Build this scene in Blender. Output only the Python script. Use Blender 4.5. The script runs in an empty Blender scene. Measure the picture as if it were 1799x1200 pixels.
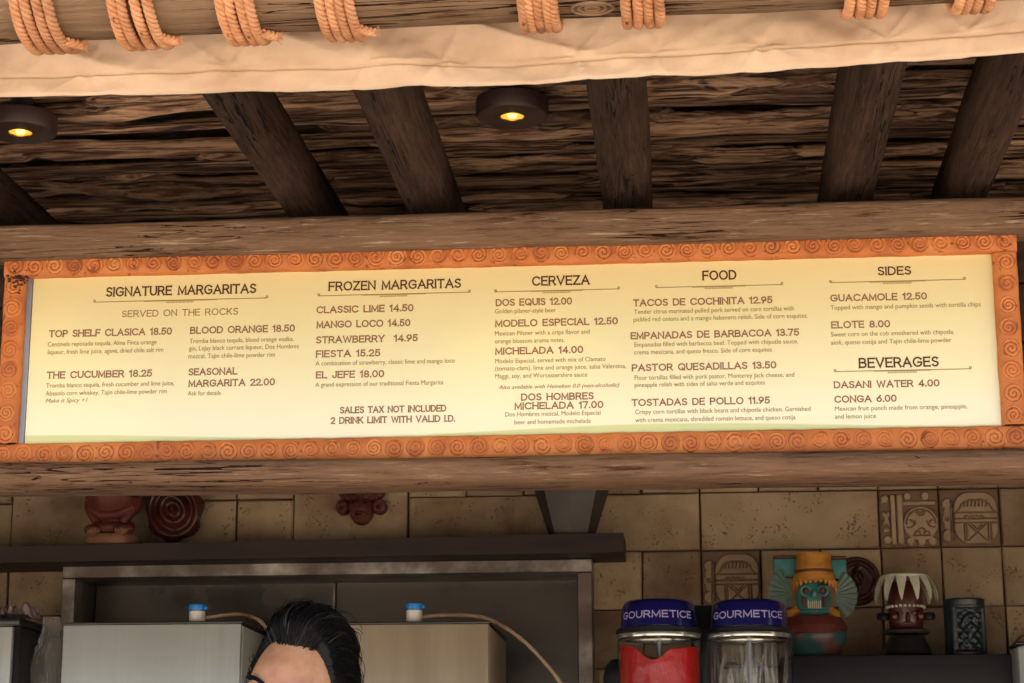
import bpy, bmesh, math, random
from mathutils import Vector, Matrix, noise
R = math.radians
sc = bpy.context.scene
C = sc.collection
random.seed(7)

# ------------------------------------------------------------------ camera
PITCH, YAW, ROLL = R(13.62671), R(-5.10123), R(-0.07913)
FPX, WPX, HPX = 3589.77, 1799.0, 1200.0
CAM = Vector((0, -3.2, 1.6))
_f = Vector((math.sin(YAW)*math.cos(PITCH), math.cos(YAW)*math.cos(PITCH), math.sin(PITCH)))
_r = Vector((math.cos(YAW), -math.sin(YAW), 0))
_u = _r.cross(_f)
cr, sr = math.cos(ROLL), math.sin(ROLL)
RT = _r*cr + _u*sr
UP = -_r*sr + _u*cr
FW = _f
cam_d = bpy.data.cameras.new('camera')
cam = bpy.data.objects.new('camera', cam_d)
C.objects.link(cam)
cam.matrix_world = Matrix((
    (RT.x, UP.x, -FW.x, CAM.x), (RT.y, UP.y, -FW.y, CAM.y), (RT.z, UP.z, -FW.z, CAM.z), (0, 0, 0, 1)))
cam_d.sensor_width = 36
cam_d.lens = FPX/WPX*36
cam_d.clip_end = 1000
cam_d.clip_start = 0.05
sc.camera = cam

# ------------------------------------------------------------------ light
SUN_EL, SUN_ROT = R(52), R(20)      # sun stands behind the kiosk, so its front is in open shade
w = bpy.data.worlds.new('World')
sc.world = w
w.use_nodes = True
nt = w.node_tree
bg = nt.nodes['Background']
sky = nt.nodes.new('ShaderNodeTexSky')
sky.sky_type = 'NISHITA'
sky.sun_disc = False
sky.sun_elevation = SUN_EL
sky.sun_rotation = SUN_ROT
sky.dust_density = 3.0
nt.links.new(sky.outputs[0], bg.inputs[0])
bg.inputs[1].default_value = 0.10
sd = bpy.data.lights.new('sun', 'SUN')
sd.energy = 5.0
sd.angle = R(0.5)
sd.color = (1.0, 0.94, 0.85)
so = bpy.data.objects.new('sun', sd)
C.objects.link(so)
to_sun = Vector((math.sin(SUN_ROT)*math.cos(SUN_EL), math.cos(SUN_ROT)*math.cos(SUN_EL), math.sin(SUN_EL)))
so.rotation_euler = to_sun.to_track_quat('Z', 'Y').to_euler()
so.location = (0, 0, 12)

vs = sc.view_settings
vs.view_transform = 'Standard'
vs.look = 'None'
vs.exposure = 2.3
vs.gamma = 1
vs.use_curve_mapping = False
sc.cycles.use_denoising = True
sc.cycles.max_bounces = 10
sc.cycles.transparent_max_bounces = 12

# ------------------------------------------------------------------ helpers
def P(px, py, Y):
    d = FW + RT*((px-WPX/2)/FPX) - UP*((py-HPX/2)/FPX)
    return CAM + d*((Y-CAM.y)/d.y)

def PZ(px, py, z):
    d = FW + RT*((px-WPX/2)/FPX) - UP*((py-HPX/2)/FPX)
    return CAM + d*((z-CAM.z)/d.z)

def nz(x, y=0.0, z=0.0):
    return noise.noise(Vector((x, y, z)))

def sm(a, b, x):
    t = max(0.0, min(1.0, (x-a)/(b-a)))
    return t*t*(3-2*t)

def tag(o, label=None, cat=None, group=None, kind=None):
    if label: o['label'] = label
    if cat: o['category'] = cat
    if group: o['group'] = group
    if kind: o['kind'] = kind
    return o

def empty(name, loc, label=None, cat=None, group=None, rz=0, parent=None):
    o = bpy.data.objects.new(name, None)
    o.empty_display_size = 0.05
    C.objects.link(o)
    o.location = loc
    o.rotation_euler.z = rz
    if parent: o.parent = parent
    return tag(o, label, cat, group)

class MB:
    def __init__(s):
        s.v, s.f, s.m, s.cur = [], [], [], 0
    def add(s, vs_, fs):
        n = len(s.v)
        s.v += [Vector(a) for a in vs_]
        for f in fs:
            s.f.append([i+n for i in f]); s.m.append(s.cur)
        return s
    def grid(s, nu, nv, fn, cu=False, cv=False):
        vs_ = [fn(i/(nu if cu else nu-1), j/(nv if cv else nv-1)) for i in range(nu) for j in range(nv)]
        fs = []
        for i in range(nu if cu else nu-1):
            for j in range(nv if cv else nv-1):
                a = i*nv+j; b = ((i+1) % nu)*nv+j
                c = ((i+1) % nu)*nv+(j+1) % nv; d = i*nv+(j+1) % nv
                fs.append((a, b, c, d))
        return s.add(vs_, fs)
    def box(s, lo, hi, bev=0.0, seg=2):
        bm = bmesh.new()
        bmesh.ops.create_cube(bm, size=1)
        lo, hi = Vector(lo), Vector(hi)
        for v in bm.verts:
            v.co = Vector(((lo.x+hi.x)/2+v.co.x*(hi.x-lo.x), (lo.y+hi.y)/2+v.co.y*(hi.y-lo.y), (lo.z+hi.z)/2+v.co.z*(hi.z-lo.z)))
        if bev: bmesh.ops.bevel(bm, geom=bm.edges[:], offset=bev, segments=seg, affect='EDGES', profile=0.5)
        bm.verts.index_update()
        s.add([v.co.copy() for v in bm.verts], [[v.index for v in f.verts] for f in bm.faces])
        bm.free()
        return s
    def lathe(s, prof, n=32, c=(0, 0, 0), wob=None, a0=0, a1=2*math.pi):
        c = Vector(c)
        full = abs(a1-a0-2*math.pi) < 1e-6
        def fn(u, v):
            i = min(int(round(v*(len(prof)-1))), len(prof)-1)
            a = a0+(a1-a0)*u
            r, z = prof[i]
            if wob: r *= wob(a, z)
            return c+Vector((r*math.cos(a), r*math.sin(a), z))
        return s.grid(n, len(prof), fn, cu=full)
    def tube(s, path, rad, n=8, closed=False, cap=True):
        path = [Vector(p) for p in path]
        N = len(path)
        rr = rad if callable(rad) else (lambda t: rad)
        rings = []
        prev = None
        for i, p in enumerate(path):
            if closed: t = path[(i+1) % N]-path[i-1]
            else: t = path[min(i+1, N-1)]-path[max(i-1, 0)]
            t.normalize()
            if prev is None:
                a = Vector((0, 0, 1)) if abs(t.z) < .9 else Vector((1, 0, 0))
                nrm = (a-t*a.dot(t)).normalized()
            else:
                nrm = (prev-t*prev.dot(t)).normalized()
            prev = nrm
            b = t.cross(nrm)
            r = rr(i/max(1, N-1))
            rings.append([p+(nrm*math.cos(2*math.pi*k/n)+b*math.sin(2*math.pi*k/n))*r for k in range(n)])
        vs_ = [q for g in rings for q in g]
        fs = []
        for i in range(N if closed else N-1):
            for k in range(n):
                j = (i+1) % N
                fs.append((i*n+k, i*n+(k+1) % n, j*n+(k+1) % n, j*n+k))
        if cap and not closed:
            fs.append(tuple(range(n))[::-1]); fs.append(tuple((N-1)*n+k for k in range(n)))
        return s.add(vs_, fs)
    def ell(s, c, r, n=20, m=12, fn=None):
        c = Vector(c)
        def g(u, v):
            a = 2*math.pi*u; b = math.pi*(v*.998+.001)
            d = Vector((math.sin(b)*math.cos(a), math.sin(b)*math.sin(a), math.cos(b)))
            k = fn(d) if fn else 1
            return c+Vector((d.x*r[0], d.y*r[1], d.z*r[2]))*k
        return s.grid(n, m, g, cu=True)
    def relief(s, w, h, nx, ny, fn, back=0.0, cut=None):
        # x across, z up, front towards -y; fn(u,v in 0..1)->height
        V, F, idx = [], [], {}
        def gi(i, j):
            if (i, j) not in idx:
                u, v = i/nx, j/ny
                idx[(i, j)] = len(V)
                V.append(Vector(((u-.5)*w, -max(fn(u, v), 0), (v-.5)*h)))
            return idx[(i, j)]
        cells = set()
        for i in range(nx):
            for j in range(ny):
                if cut is None or fn((i+.5)/nx, (j+.5)/ny) > cut:
                    cells.add((i, j))
                    F.append((gi(i, j), gi(i+1, j), gi(i+1, j+1), gi(i, j+1)))
        nfront = len(V)
        bk = {}
        def gb(i, j):
            if (i, j) not in bk:
                bk[(i, j)] = len(V)
                V.append(Vector(((i/nx-.5)*w, back, (j/ny-.5)*h)))
            return bk[(i, j)]
        for (i, j) in cells:
            if (i-1, j) not in cells: F.append((gi(i, j), gi(i, j+1), gb(i, j+1), gb(i, j)))
            if (i+1, j) not in cells: F.append((gi(i+1, j+1), gi(i+1, j), gb(i+1, j), gb(i+1, j+1)))
            if (i, j-1) not in cells: F.append((gi(i+1, j), gi(i, j), gb(i, j), gb(i+1, j)))
            if (i, j+1) not in cells: F.append((gi(i, j+1), gi(i+1, j+1), gb(i+1, j+1), gb(i, j+1)))
        return s.add(V, F)
    def mesh(s, name, mats, smooth=True, angle=40, origin=None):
        o = Vector(origin) if origin is not None else Vector((0, 0, 0))
        me = bpy.data.meshes.new(name)
        me.from_pydata([v-o for v in s.v], [], s.f)
        for m in (mats if isinstance(mats, (list, tuple)) else [mats]): me.materials.append(m)
        if any(s.m): me.polygons.foreach_set('material_index', s.m)
        bm = bmesh.new(); bm.from_mesh(me)
        bmesh.ops.recalc_face_normals(bm, faces=bm.faces)
        bm.to_mesh(me); bm.free()
        if smooth:
            me.polygons.foreach_set('use_smooth', [True]*len(me.polygons))
            if angle: me.set_sharp_from_angle(angle=R(angle))
        me.update()
        return me
    def build(s, name, mats, parent=None, smooth=True, angle=40, wloc=None):
        # vertices given in world space unless the parent is rotated (then local); top level gets its own origin
        if parent is None:
            if wloc is None:
                xs = [v.x for v in s.v]; ys = [v.y for v in s.v]; zs = [v.z for v in s.v]
                wloc = Vector(((min(xs)+max(xs))/2, (min(ys)+max(ys))/2, min(zs)))
            me = s.mesh(name, mats, smooth, angle, wloc)
            o = bpy.data.objects.new(name, me); o.location = wloc
        else:
            base = Vector((0, 0, 0)); p = parent
            while p is not None: base += p.location; p = p.parent
            me = s.mesh(name, mats, smooth, angle, base)
            o = bpy.data.objects.new(name, me); o.parent = parent
        C.objects.link(o)
        return o
    def local(s, name, mats, parent, loc=(0, 0, 0), smooth=True, angle=40):
        me = s.mesh(name, mats, smooth, angle)
        o = bpy.data.objects.new(name, me)
        o.parent = parent; o.location = loc
        C.objects.link(o)
        return o

def share(name, me, parent, loc, rot=(0, 0, 0), scale=(1, 1, 1)):
    o = bpy.data.objects.new(name, me)
    C.objects.link(o)
    o.parent = parent
    o.location = loc; o.rotation_euler = rot; o.scale = scale
    return o

# ------------------------------------------------------------------ materials
def srgb(r, g, b):
    return tuple(((c/255)/12.92 if c/255 <= .04045 else ((c/255+.055)/1.055)**2.4) for c in (r, g, b))

def MAT(name, cols, scale=5, stretch=(1, 1, 1), rough=.7, metal=0.0, bump=.3, bdist=.01, bscale=None, detail=8, nrough=.6,
        stain=None, stain_scale=2, stain_lo=.5, stain_hi=.65, pits=None, pit_scale=60, pit_t=.22, var=0.0, spec=.5, coat=0.0,
        trans=0.0, emit=None, emit_s=0, sss=0.0, ani=0.0, rvar=0.0, distort=0.0, sheen=0.0, alpha=1.0):
    m = bpy.data.materials.new(name)
    m.use_nodes = True
    nt = m.node_tree; N = nt.nodes; L = nt.links
    b = N['Principled BSDF']
    tc = N.new('ShaderNodeTexCoord')
    oi = N.new('ShaderNodeObjectInfo')
    ad = N.new('ShaderNodeVectorMath'); ad.operation = 'MULTIPLY_ADD'
    L.new(oi.outputs['Random'], ad.inputs[0]); ad.inputs[1].default_value = (17, 23, 31)
    L.new(tc.outputs['Object'], ad.inputs[2])
    mp = N.new('ShaderNodeMapping'); mp.inputs['Scale'].default_value = stretch
    L.new(ad.outputs[0], mp.inputs[0])
    n1 = N.new('ShaderNodeTexNoise'); n1.inputs['Scale'].default_value = scale
    n1.inputs['Detail'].default_value = detail; n1.inputs['Roughness'].default_value = nrough
    n1.inputs['Distortion'].default_value = distort
    L.new(mp.outputs[0], n1.inputs['Vector'])
    rp = N.new('ShaderNodeValToRGB')
    e = rp.color_ramp.elements
    k = len(cols)
    for i, c in enumerate(cols):
        pos = .3+.4*i/max(1, k-1)
        if i == 0: e[0].position = pos; e[0].color = (*c, 1)
        elif i == 1 and k >= 2: e[1].position = pos; e[1].color = (*c, 1)
        else:
            q = e.new(pos); q.color = (*c, 1)
    if k == 1: e[1].color = (*cols[0], 1)
    L.new(n1.outputs['Fac'], rp.inputs[0])
    col = rp.outputs[0]
    if stain:
        n2 = N.new('ShaderNodeTexNoise'); n2.inputs['Scale'].default_value = stain_scale; n2.inputs['Detail'].default_value = 6
        L.new(mp.outputs[0] if stretch != (1, 1, 1) and stain_scale > 3 else ad.outputs[0], n2.inputs['Vector'])
        mr = N.new('ShaderNodeMapRange'); mr.inputs[1].default_value = stain_lo; mr.inputs[2].default_value = stain_hi
        L.new(n2.outputs['Fac'], mr.inputs[0])
        mx = N.new('ShaderNodeMix'); mx.data_type = 'RGBA'
        L.new(mr.outputs[0], mx.inputs[0]); L.new(col, mx.inputs[6]); mx.inputs[7].default_value = (*stain, 1)
        col = mx.outputs[2]
    hsock = n1.outputs['Fac']
    if pits:
        n3 = N.new('ShaderNodeTexNoise'); n3.inputs['Scale'].default_value = pit_scale; n3.inputs['Detail'].default_value = 3
        L.new(ad.outputs[0], n3.inputs['Vector'])
        n4 = N.new('ShaderNodeTexNoise'); n4.inputs['Scale'].default_value = pit_scale*.12
        L.new(ad.outputs[0], n4.inputs['Vector'])
        ml = N.new('ShaderNodeMath'); ml.operation = 'MULTIPLY_ADD'; ml.inputs[1].default_value = .6
        L.new(n4.outputs['Fac'], ml.inputs[0]); L.new(n3.outputs['Fac'], ml.inputs[2])
        mr = N.new('ShaderNodeMapRange'); mr.inputs[1].default_value = pit_t+.62; mr.inputs[2].default_value = pit_t+.72
        L.new(ml.outputs[0], mr.inputs[0])
        mx = N.new('ShaderNodeMix'); mx.data_type = 'RGBA'
        L.new(mr.outputs[0], mx.inputs[0]); L.new(col, mx.inputs[6]); mx.inputs[7].default_value = (*pits, 1)
        col = mx.outputs[2]
        sb = N.new('ShaderNodeMath'); sb.operation = 'SUBTRACT'
        L.new(n1.outputs['Fac'], sb.inputs[0]); L.new(mr.outputs[0], sb.inputs[1])
        hsock = sb.outputs[0]
    if var:
        hv = N.new('ShaderNodeHueSaturation')
        mr = N.new('ShaderNodeMapRange'); mr.inputs[3].default_value = 1-var; mr.inputs[4].default_value = 1+var
        L.new(oi.outputs['Random'], mr.inputs[0]); L.new(mr.outputs[0], hv.inputs['Value'])
        L.new(col, hv.inputs['Color']); col = hv.outputs[0]
    L.new(col, b.inputs['Base Color'])
    b.inputs['Roughness'].default_value = rough
    if rvar:
        mr = N.new('ShaderNodeMapRange'); mr.inputs[3].default_value = max(.02, rough-rvar); mr.inputs[4].default_value = rough+rvar
        L.new(n1.outputs['Fac'], mr.inputs[0]); L.new(mr.outputs[0], b.inputs['Roughness'])
    b.inputs['Metallic'].default_value = metal
    b.inputs['Specular IOR Level'].default_value = spec if spec != .5 else (.12 if rough > .7 and metal == 0 else .3 if rough > .45 and metal == 0 else .5)
    b.inputs['Coat Weight'].default_value = coat
    b.inputs['Transmission Weight'].default_value = trans
    b.inputs['Subsurface Weight'].default_value = sss
    b.inputs['Subsurface Scale'].default_value = .01
    b.inputs['Anisotropic'].default_value = ani
    b.inputs['Sheen Weight'].default_value = sheen
    b.inputs['Alpha'].default_value = alpha
    if emit:
        b.inputs['Emission Color'].default_value = (*emit, 1); b.inputs['Emission Strength'].default_value = emit_s
    if bump:
        bp = N.new('ShaderNodeBump'); bp.inputs['Strength'].default_value = bump; bp.inputs['Distance'].default_value = bdist
        if bscale:
            nb = N.new('ShaderNodeTexNoise'); nb.inputs['Scale'].default_value = bscale; nb.inputs['Detail'].default_value = 6
            L.new(mp.outputs[0], nb.inputs['Vector'])
            aa = N.new('ShaderNodeMath'); aa.operation = 'ADD'
            L.new(nb.outputs['Fac'], aa.inputs[0]); L.new(hsock, aa.inputs[1]); hsock = aa.outputs[0]
        L.new(hsock, bp.inputs['Height']); L.new(bp.outputs[0], b.inputs['Normal'])
    return m

def WOOD(name, cols, pale, sc_=1.0, var=0.0):
    m = bpy.data.materials.new(name); m.use_nodes = True
    nt = m.node_tree; N = nt.nodes; L = nt.links; b = N['Principled BSDF']
    b.inputs['Roughness'].default_value = .85; b.inputs['Specular IOR Level'].default_value = .12
    tc = N.new('ShaderNodeTexCoord'); oi = N.new('ShaderNodeObjectInfo')
    ad = N.new('ShaderNodeVectorMath'); ad.operation = 'MULTIPLY_ADD'; ad.inputs[1].default_value = (17, 3, 5)
    L.new(oi.outputs['Random'], ad.inputs[0]); L.new(tc.outputs['Object'], ad.inputs[2])
    def noi(st, scale, det, ro, dis=0):
        mp = N.new('ShaderNodeMapping'); mp.inputs['Scale'].default_value = st; L.new(ad.outputs[0], mp.inputs[0])
        n = N.new('ShaderNodeTexNoise'); n.inputs['Scale'].default_value = scale*sc_; n.inputs['Detail'].default_value = det
        n.inputs['Roughness'].default_value = ro; n.inputs['Distortion'].default_value = dis
        L.new(mp.outputs[0], n.inputs[0]); return n.outputs['Fac']
    broad = noi((1.6, 9, 9), 2.2, 8, .65, .8)
    fine = noi((2.6, 34, 34), 4.5, 10, .72, .5)
    rp = N.new('ShaderNodeValToRGB'); e = rp.color_ramp.elements; k = len(cols)
    for i, c in enumerate(cols):
        q = e[i] if i < 2 else e.new(.5)
        q.position = .38+.24*i/(k-1); q.color = (*c, 1)
    mxf = N.new('ShaderNodeMix'); mxf.inputs[0].default_value = .55
    L.new(broad, mxf.inputs[2]); L.new(fine, mxf.inputs[3]); L.new(mxf.outputs[0], rp.inputs[0])
    # pale worn fibres and dark drying cracks
    w1 = noi((3.5, 60, 60), 3, 8, .7, .4)
    mr = N.new('ShaderNodeMapRange'); mr.inputs[1].default_value = .57; mr.inputs[2].default_value = .72; mr.inputs[4].default_value = .8; L.new(w1, mr.inputs[0])
    mx = N.new('ShaderNodeMix'); mx.data_type = 'RGBA'; L.new(mr.outputs[0], mx.inputs[0]); L.new(rp.outputs[0], mx.inputs[6]); mx.inputs[7].default_value = (*pale, 1)
    cr_ = noi((1.6, 42, 42), 2.2, 3, .5, .9)
    ab = N.new('ShaderNodeMath'); ab.operation = 'SUBTRACT'; L.new(cr_, ab.inputs[0]); ab.inputs[1].default_value = .5
    ab2 = N.new('ShaderNodeMath'); ab2.operation = 'ABSOLUTE'; L.new(ab.outputs[0], ab2.inputs[0])
    msk = noi((1, 5, 5), 2.6, 2, .5)
    mr3 = N.new('ShaderNodeMapRange'); mr3.inputs[1].default_value = .5; mr3.inputs[2].default_value = .62; mr3.inputs[3].default_value = .0; mr3.inputs[4].default_value = .024; L.new(msk, mr3.inputs[0])
    lt = N.new('ShaderNodeMath'); lt.operation = 'LESS_THAN'; L.new(ab2.outputs[0], lt.inputs[0]); L.new(mr3.outputs[0], lt.inputs[1])
    mx2 = N.new('ShaderNodeMix'); mx2.data_type = 'RGBA'; L.new(lt.outputs[0], mx2.inputs[0]); L.new(mx.outputs[2], mx2.inputs[6]); mx2.inputs[7].default_value = (*[c*.35 for c in cols[0]], 1)
    L.new(mx2.outputs[2], b.inputs['Base Color'])
    h1 = N.new('ShaderNodeMath'); h1.operation = 'SUBTRACT'; L.new(mxf.outputs[0], h1.inputs[0]); L.new(lt.outputs[0], h1.inputs[1])
    bp = N.new('ShaderNodeBump'); bp.inputs['Strength'].default_value = 1.0; bp.inputs['Distance'].default_value = .010
    L.new(h1.outputs[0], bp.inputs['Height']); L.new(bp.outputs[0], b.inputs['Normal'])
    return m

M = {}
M['beam'] = WOOD('weathered_beam_wood', [(.045, .024, .015), (.20, .122, .078), (.52, .36, .24), (.27, .17, .11)], (.70, .57, .43))
M['beam_low'] = WOOD('weathered_lower_beam_wood', [(.06, .030, .018), (.20, .112, .066), (.46, .27, .16), (.27, .155, .092)], (.56, .38, .25))
M['log'] = WOOD('pale_log_wood', [(.07, .036, .02), (.26, .16, .095), (.50, .34, .21), (.34, .22, .135)], (.36, .27, .18), sc_=.8)
M['rafter'] = WOOD('dark_rafter_wood', [(.020, .011, .009), (.054, .031, .023), (.090, .054, .040)], (.12, .074, .054))
M['stick'] = MAT('rough_stick_bark', [(.022, .010, .010), (.16, .085, .055), (.44, .275, .17), (.22, .125, .078)], 2.0, (4.0, .7, .7), .85,
                 bump=.6, bdist=.004, bscale=7, detail=10, var=.6, stain=(.035, .02, .017), stain_scale=2.2, stain_lo=.52, stain_hi=.62, distort=.8)
M['deck'] = MAT('mud_and_thatch_deck', [(.02, .012, .01), (.07, .045, .03), (.20, .135, .085)], 6, (1, 4, 1), .9, bump=1, bdist=.02, bscale=20)
M['fascia'] = MAT('dark_fascia_wood', [(.02, .013, .012), (.05, .032, .026)], 3, (1, 12, 12), .8, bump=.5, bdist=.004)
M['canvas'] = MAT('cream_canvas', [(.60, .44, .315), (.77, .59, .44)], 5, (1, 1, 1), .85, bump=.35, bdist=.004, bscale=60, detail=8,
                  stain=(.47, .31, .20), stain_scale=7, stain_lo=.52, stain_hi=.78, sheen=.2)
M['rope'] = MAT('orange_tan_rope', [(.40, .17, .08), (.58, .28, .14), (.70, .38, .21)], 30, (1, 1, 1), .85, bump=.7, bdist=.002, bscale=200, detail=8, var=.16,
                stain=(.36, .17, .09), stain_scale=12, stain_lo=.55, stain_hi=.7)
M['clay'] = MAT('orange_clay_frame', [(.40, .12, .035), (.55, .18, .052), (.62, .25, .075)], 9, (1, 1, 1), .5, bump=.5, bdist=.002, bscale=90,
                stain=(.30, .075, .03), stain_scale=11, stain_lo=.56, stain_hi=.78, var=.06, pits=(.20, .06, .025), pit_scale=110, pit_t=.35)
M['clay_groove'] = MAT('brown_groove_glaze', [(.20, .05, .02), (.33, .09, .03)], 30, (1, 1, 1), .6, bump=.3, bdist=.001)
M['grime'] = MAT('black_grime', [(.03, .02, .015), (.12, .05, .03)], 60, (1, 1, 1), .9, bump=.8, bdist=.004)
M['strip'] = MAT('blue_grey_aluminium', [(.22, .23, .28), (.32, .33, .38)], 8, (1, 1, 1), .4, .3, bump=.1)
M['tile'] = MAT('tan_stone_tile', [(.18, .12, .08), (.31, .235, .15), (.40, .305, .205)], 5, (1, 1, 1), .8, bump=.6, bdist=.004, bscale=25, detail=10,
                stain=(.17, .095, .062), stain_scale=5.5, stain_lo=.50, stain_hi=.78, pits=(.14, .095, .06), pit_scale=170, pit_t=.335, var=.24)
M['grout'] = MAT('dark_red_grout', [(.06, .03, .02), (.11, .055, .04)], 20, (1, 1, 1), .9, bump=.4)
M['glyph'] = MAT('carved_tan_clay', [(.28, .20, .13), (.38, .28, .185)], 12, (1, 1, 1), .75, bump=.4, bdist=.002, bscale=70, var=.08)
M['glyph_groove'] = MAT('carved_groove_clay', [(.15, .095, .062), (.21, .14, .09)], 20, (1, 1, 1), .85, bump=.3)
M['shelf'] = MAT('dark_brown_painted_shelf', [(.022, .0125, .012), (.038, .022, .020)], 5, (1, 6, 6), .55, bump=.25, bdist=.002)
M['navy_shelf'] = MAT('dark_counter', [(.006, .006, .012), (.012, .011, .018)], 5, (1, 1, 1), .45, bump=.15)
M['steel_old'] = MAT('tarnished_steel_trim', [(.05, .042, .038), (.20, .18, .165), (.50, .47, .44)], 9, (1, 1, 1), .42, .5, bump=.25, bdist=.002, bscale=50, detail=9,
                     stain=(.14, .10, .09), stain_scale=8, stain_lo=.5, stain_hi=.65, rvar=.12)
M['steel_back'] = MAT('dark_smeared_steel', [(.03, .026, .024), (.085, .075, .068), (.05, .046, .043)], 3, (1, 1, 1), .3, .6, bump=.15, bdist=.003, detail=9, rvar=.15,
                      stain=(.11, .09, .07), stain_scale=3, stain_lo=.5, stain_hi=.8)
M['steel'] = MAT('brushed_steel', [(.70, .75, .76), (.80, .84, .84)], 3, (40, 1, 1.2), .40, .6, bump=.10, bdist=.001, bscale=60, detail=9, rvar=.10, ani=.3, stain=(.64, .68, .68), stain_scale=2.5, stain_lo=.45, stain_hi=.75)
M['steel_reflect'] = MAT('steel_painted_reflections', [(.66, .54, .38), (.86, .74, .58)], 2.2, (5, 1, .5), .3, .6, bump=.05, bdist=.001, detail=6, rvar=.08, ani=.4)  # gold upright bands: warm reflections painted into the steel's colour
M['steel_dark'] = MAT('dark_machine_top', [(.05, .05, .05), (.09, .085, .08)], 6, (1, 1, 1), .4, .7, bump=.1)
M['black'] = MAT('black_plastic', [(.008, .008, .010), (.016, .016, .018)], 8, (1, 1, 1), .3, bump=.1)
M['blue'] = MAT('bright_blue_plastic', [(.004, .20, .70), (.008, .26, .82)], 9, (1, 1, 1), .35, bump=.05, spec=.5)
M['white'] = MAT('white_plastic', [(.62, .62, .60), (.74, .74, .72)], 9, (1, 1, 1), .4, bump=.05)
M['navy'] = MAT('navy_plastic_lid', [(.006, .006, .07), (.012, .010, .12)], 6, (1, 1, 1), .2, bump=.05, coat=.3)
M['lilac'] = MAT('lilac_lettering', [(.30, .27, .55), (.42, .38, .68)], 40, (1, 1, 1), .5, bump=0)
M['rimsteel'] = MAT('shiny_rim', [(.45, .45, .43), (.7, .7, .68)], 9, (1, 1, 1), .18, .8, bump=.05)
M['hose'] = MAT('braided_hose', [(.20, .10, .05), (.50, .34, .22), (.62, .50, .38)], 14, (1, 1, 1), .5, bump=.5, bdist=.002, bscale=120)
M['red'] = MAT('red_slush', [(.50, .006, .008), (.68, .015, .015)], 9, (1, 1, 1), .3, bump=.5, bdist=.006, bscale=40, sss=.0)
M['maroon'] = MAT('maroon_clay', [(.05, .013, .011), (.13, .036, .028)], 14, (1, 1, 1), .55, bump=.4, bdist=.003, stain=(.19, .075, .055), stain_scale=16)
M['maroon_gloss'] = MAT('glossy_maroon_glaze', [(.03, .008, .007), (.08, .018, .013)], 12, (1, 1, 1), .3, bump=.3, bdist=.002)
M['clay_tan'] = MAT('terracotta_tan', [(.17, .08, .05), (.31, .165, .105)], 16, (1, 1, 1), .6, bump=.4, bdist=.003)
M['redcloth'] = MAT('brick_red_paint', [(.075, .018, .015), (.15, .036, .028)], 12, (1, 1, 1), .5, bump=.4)
M['turq'] = MAT('turquoise_paint', [(.025, .10, .10), (.05, .19, .19), (.10, .27, .26)], 14, (1, 1, 1), .5, bump=.5, bdist=.003, stain=(.03, .09, .09), stain_scale=18, stain_lo=.5, stain_hi=.65)
M['turq_shade'] = MAT('turquoise_painted_shade', [(.012, .04, .045), (.03, .09, .09)], 14, (1, 1, 1), .4, bump=.5, bdist=.003, stain=(.10, .03, .02), stain_scale=18, stain_lo=.5, stain_hi=.65)  # darker copy of the turquoise, shade on the vase body put into its colour
M['turq_grey'] = MAT('grey_green_paint', [(.07, .13, .115), (.16, .23, .20)], 14, (1, 1, 1), .6, bump=.4)
M['orange'] = MAT('ochre_orange_paint', [(.24, .09, .012), (.44, .19, .03), (.52, .24, .05)], 14, (1, 1, 3), .5, bump=.4)
M['bone'] = MAT('bone_white_paint', [(.36, .36, .28), (.58, .57, .46)], 20, (1, 1, 1), .55, bump=.3)
M['slate'] = MAT('dark_teal_glaze', [(.008, .013, .018), (.018, .032, .042)], 16, (1, 1, 1), .35, bump=.4)
M['pewter'] = MAT('dark_pot_metal', [(.035, .03, .03), (.075, .065, .06)], 4, (1, 1, 1), .45, .4, bump=.15)
M['skin'] = MAT('skin', [(.44, .21, .12), (.58, .30, .175), (.66, .38, .24)], 26, (1, 1, 1), .38, bump=.35, bdist=.0012, bscale=420, sss=.15, stain=(.62, .30, .22), stain_scale=14, stain_lo=.5, stain_hi=.8)
M['hair_highlight'] = MAT('lit_hair_strands', [(.03, .027, .028), (.06, .054, .054)], 20, (1, 1, 1), .35, bump=0, spec=.5)  # paler copy of the hair, highlights painted on some strands
M['hair'] = MAT('black_hair', [(.003, .003, .004), (.009, .008, .009)], 20, (1, 1, 1), .55, bump=.2, bdist=.001, spec=.25)
M['eye'] = MAT('eye_white', [(.6, .57, .53)], 5, rough=.2, bump=0)
M['lips'] = MAT('lip_skin', [(.42, .15, .12)], 5, rough=.4, bump=0)
M['shirt'] = MAT('dark_teal_shirt', [(.02, .05, .06), (.03, .075, .085)], 30, (1, 1, 1), .9, bump=.3, bdist=.002)
M['pants'] = MAT('black_trousers', [(.012, .012, .014), (.02, .02, .022)], 30, (1, 1, 1), .9, bump=.3, bdist=.002)
M['housing'] = MAT('brown_lamp_housing', [(.035, .018, .016), (.055, .030, .026)], 9, (1, 1, 1), .5, .2, bump=.15)
M['lens'] = MAT('lit_amber_lens', [(.9, .55, .1)], 9, rough=.15, bump=0, emit=(1, .50, .05), emit_s=.13)
M['lamp_core'] = MAT('lit_lamp_core', [(.9, .7, .3)], 9, rough=.3, bump=0, emit=(1, .70, .16), emit_s=.6)
M['gold'] = MAT('gold_reflector', [(.55, .33, .05)], 9, rough=.2, metal=1.0, bump=0)
M['ground'] = MAT('sunlit_paving', [(.33, .265, .195), (.44, .36, .27)], 2, (1, 1, 1), .9, bump=.3)
M['plaster'] = MAT('brown_plaster', [(.20, .13, .08), (.30, .2, .13)], 3, (1, 1, 1), .9, bump=.4)
M['ink'] = MAT('heading_ink', [(.075, .022, .008)], 5, rough=.55, bump=0)
M['ink_item'] = MAT('item_ink', [(.25, .105, .065)], 5, rough=.55, bump=0)
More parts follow.
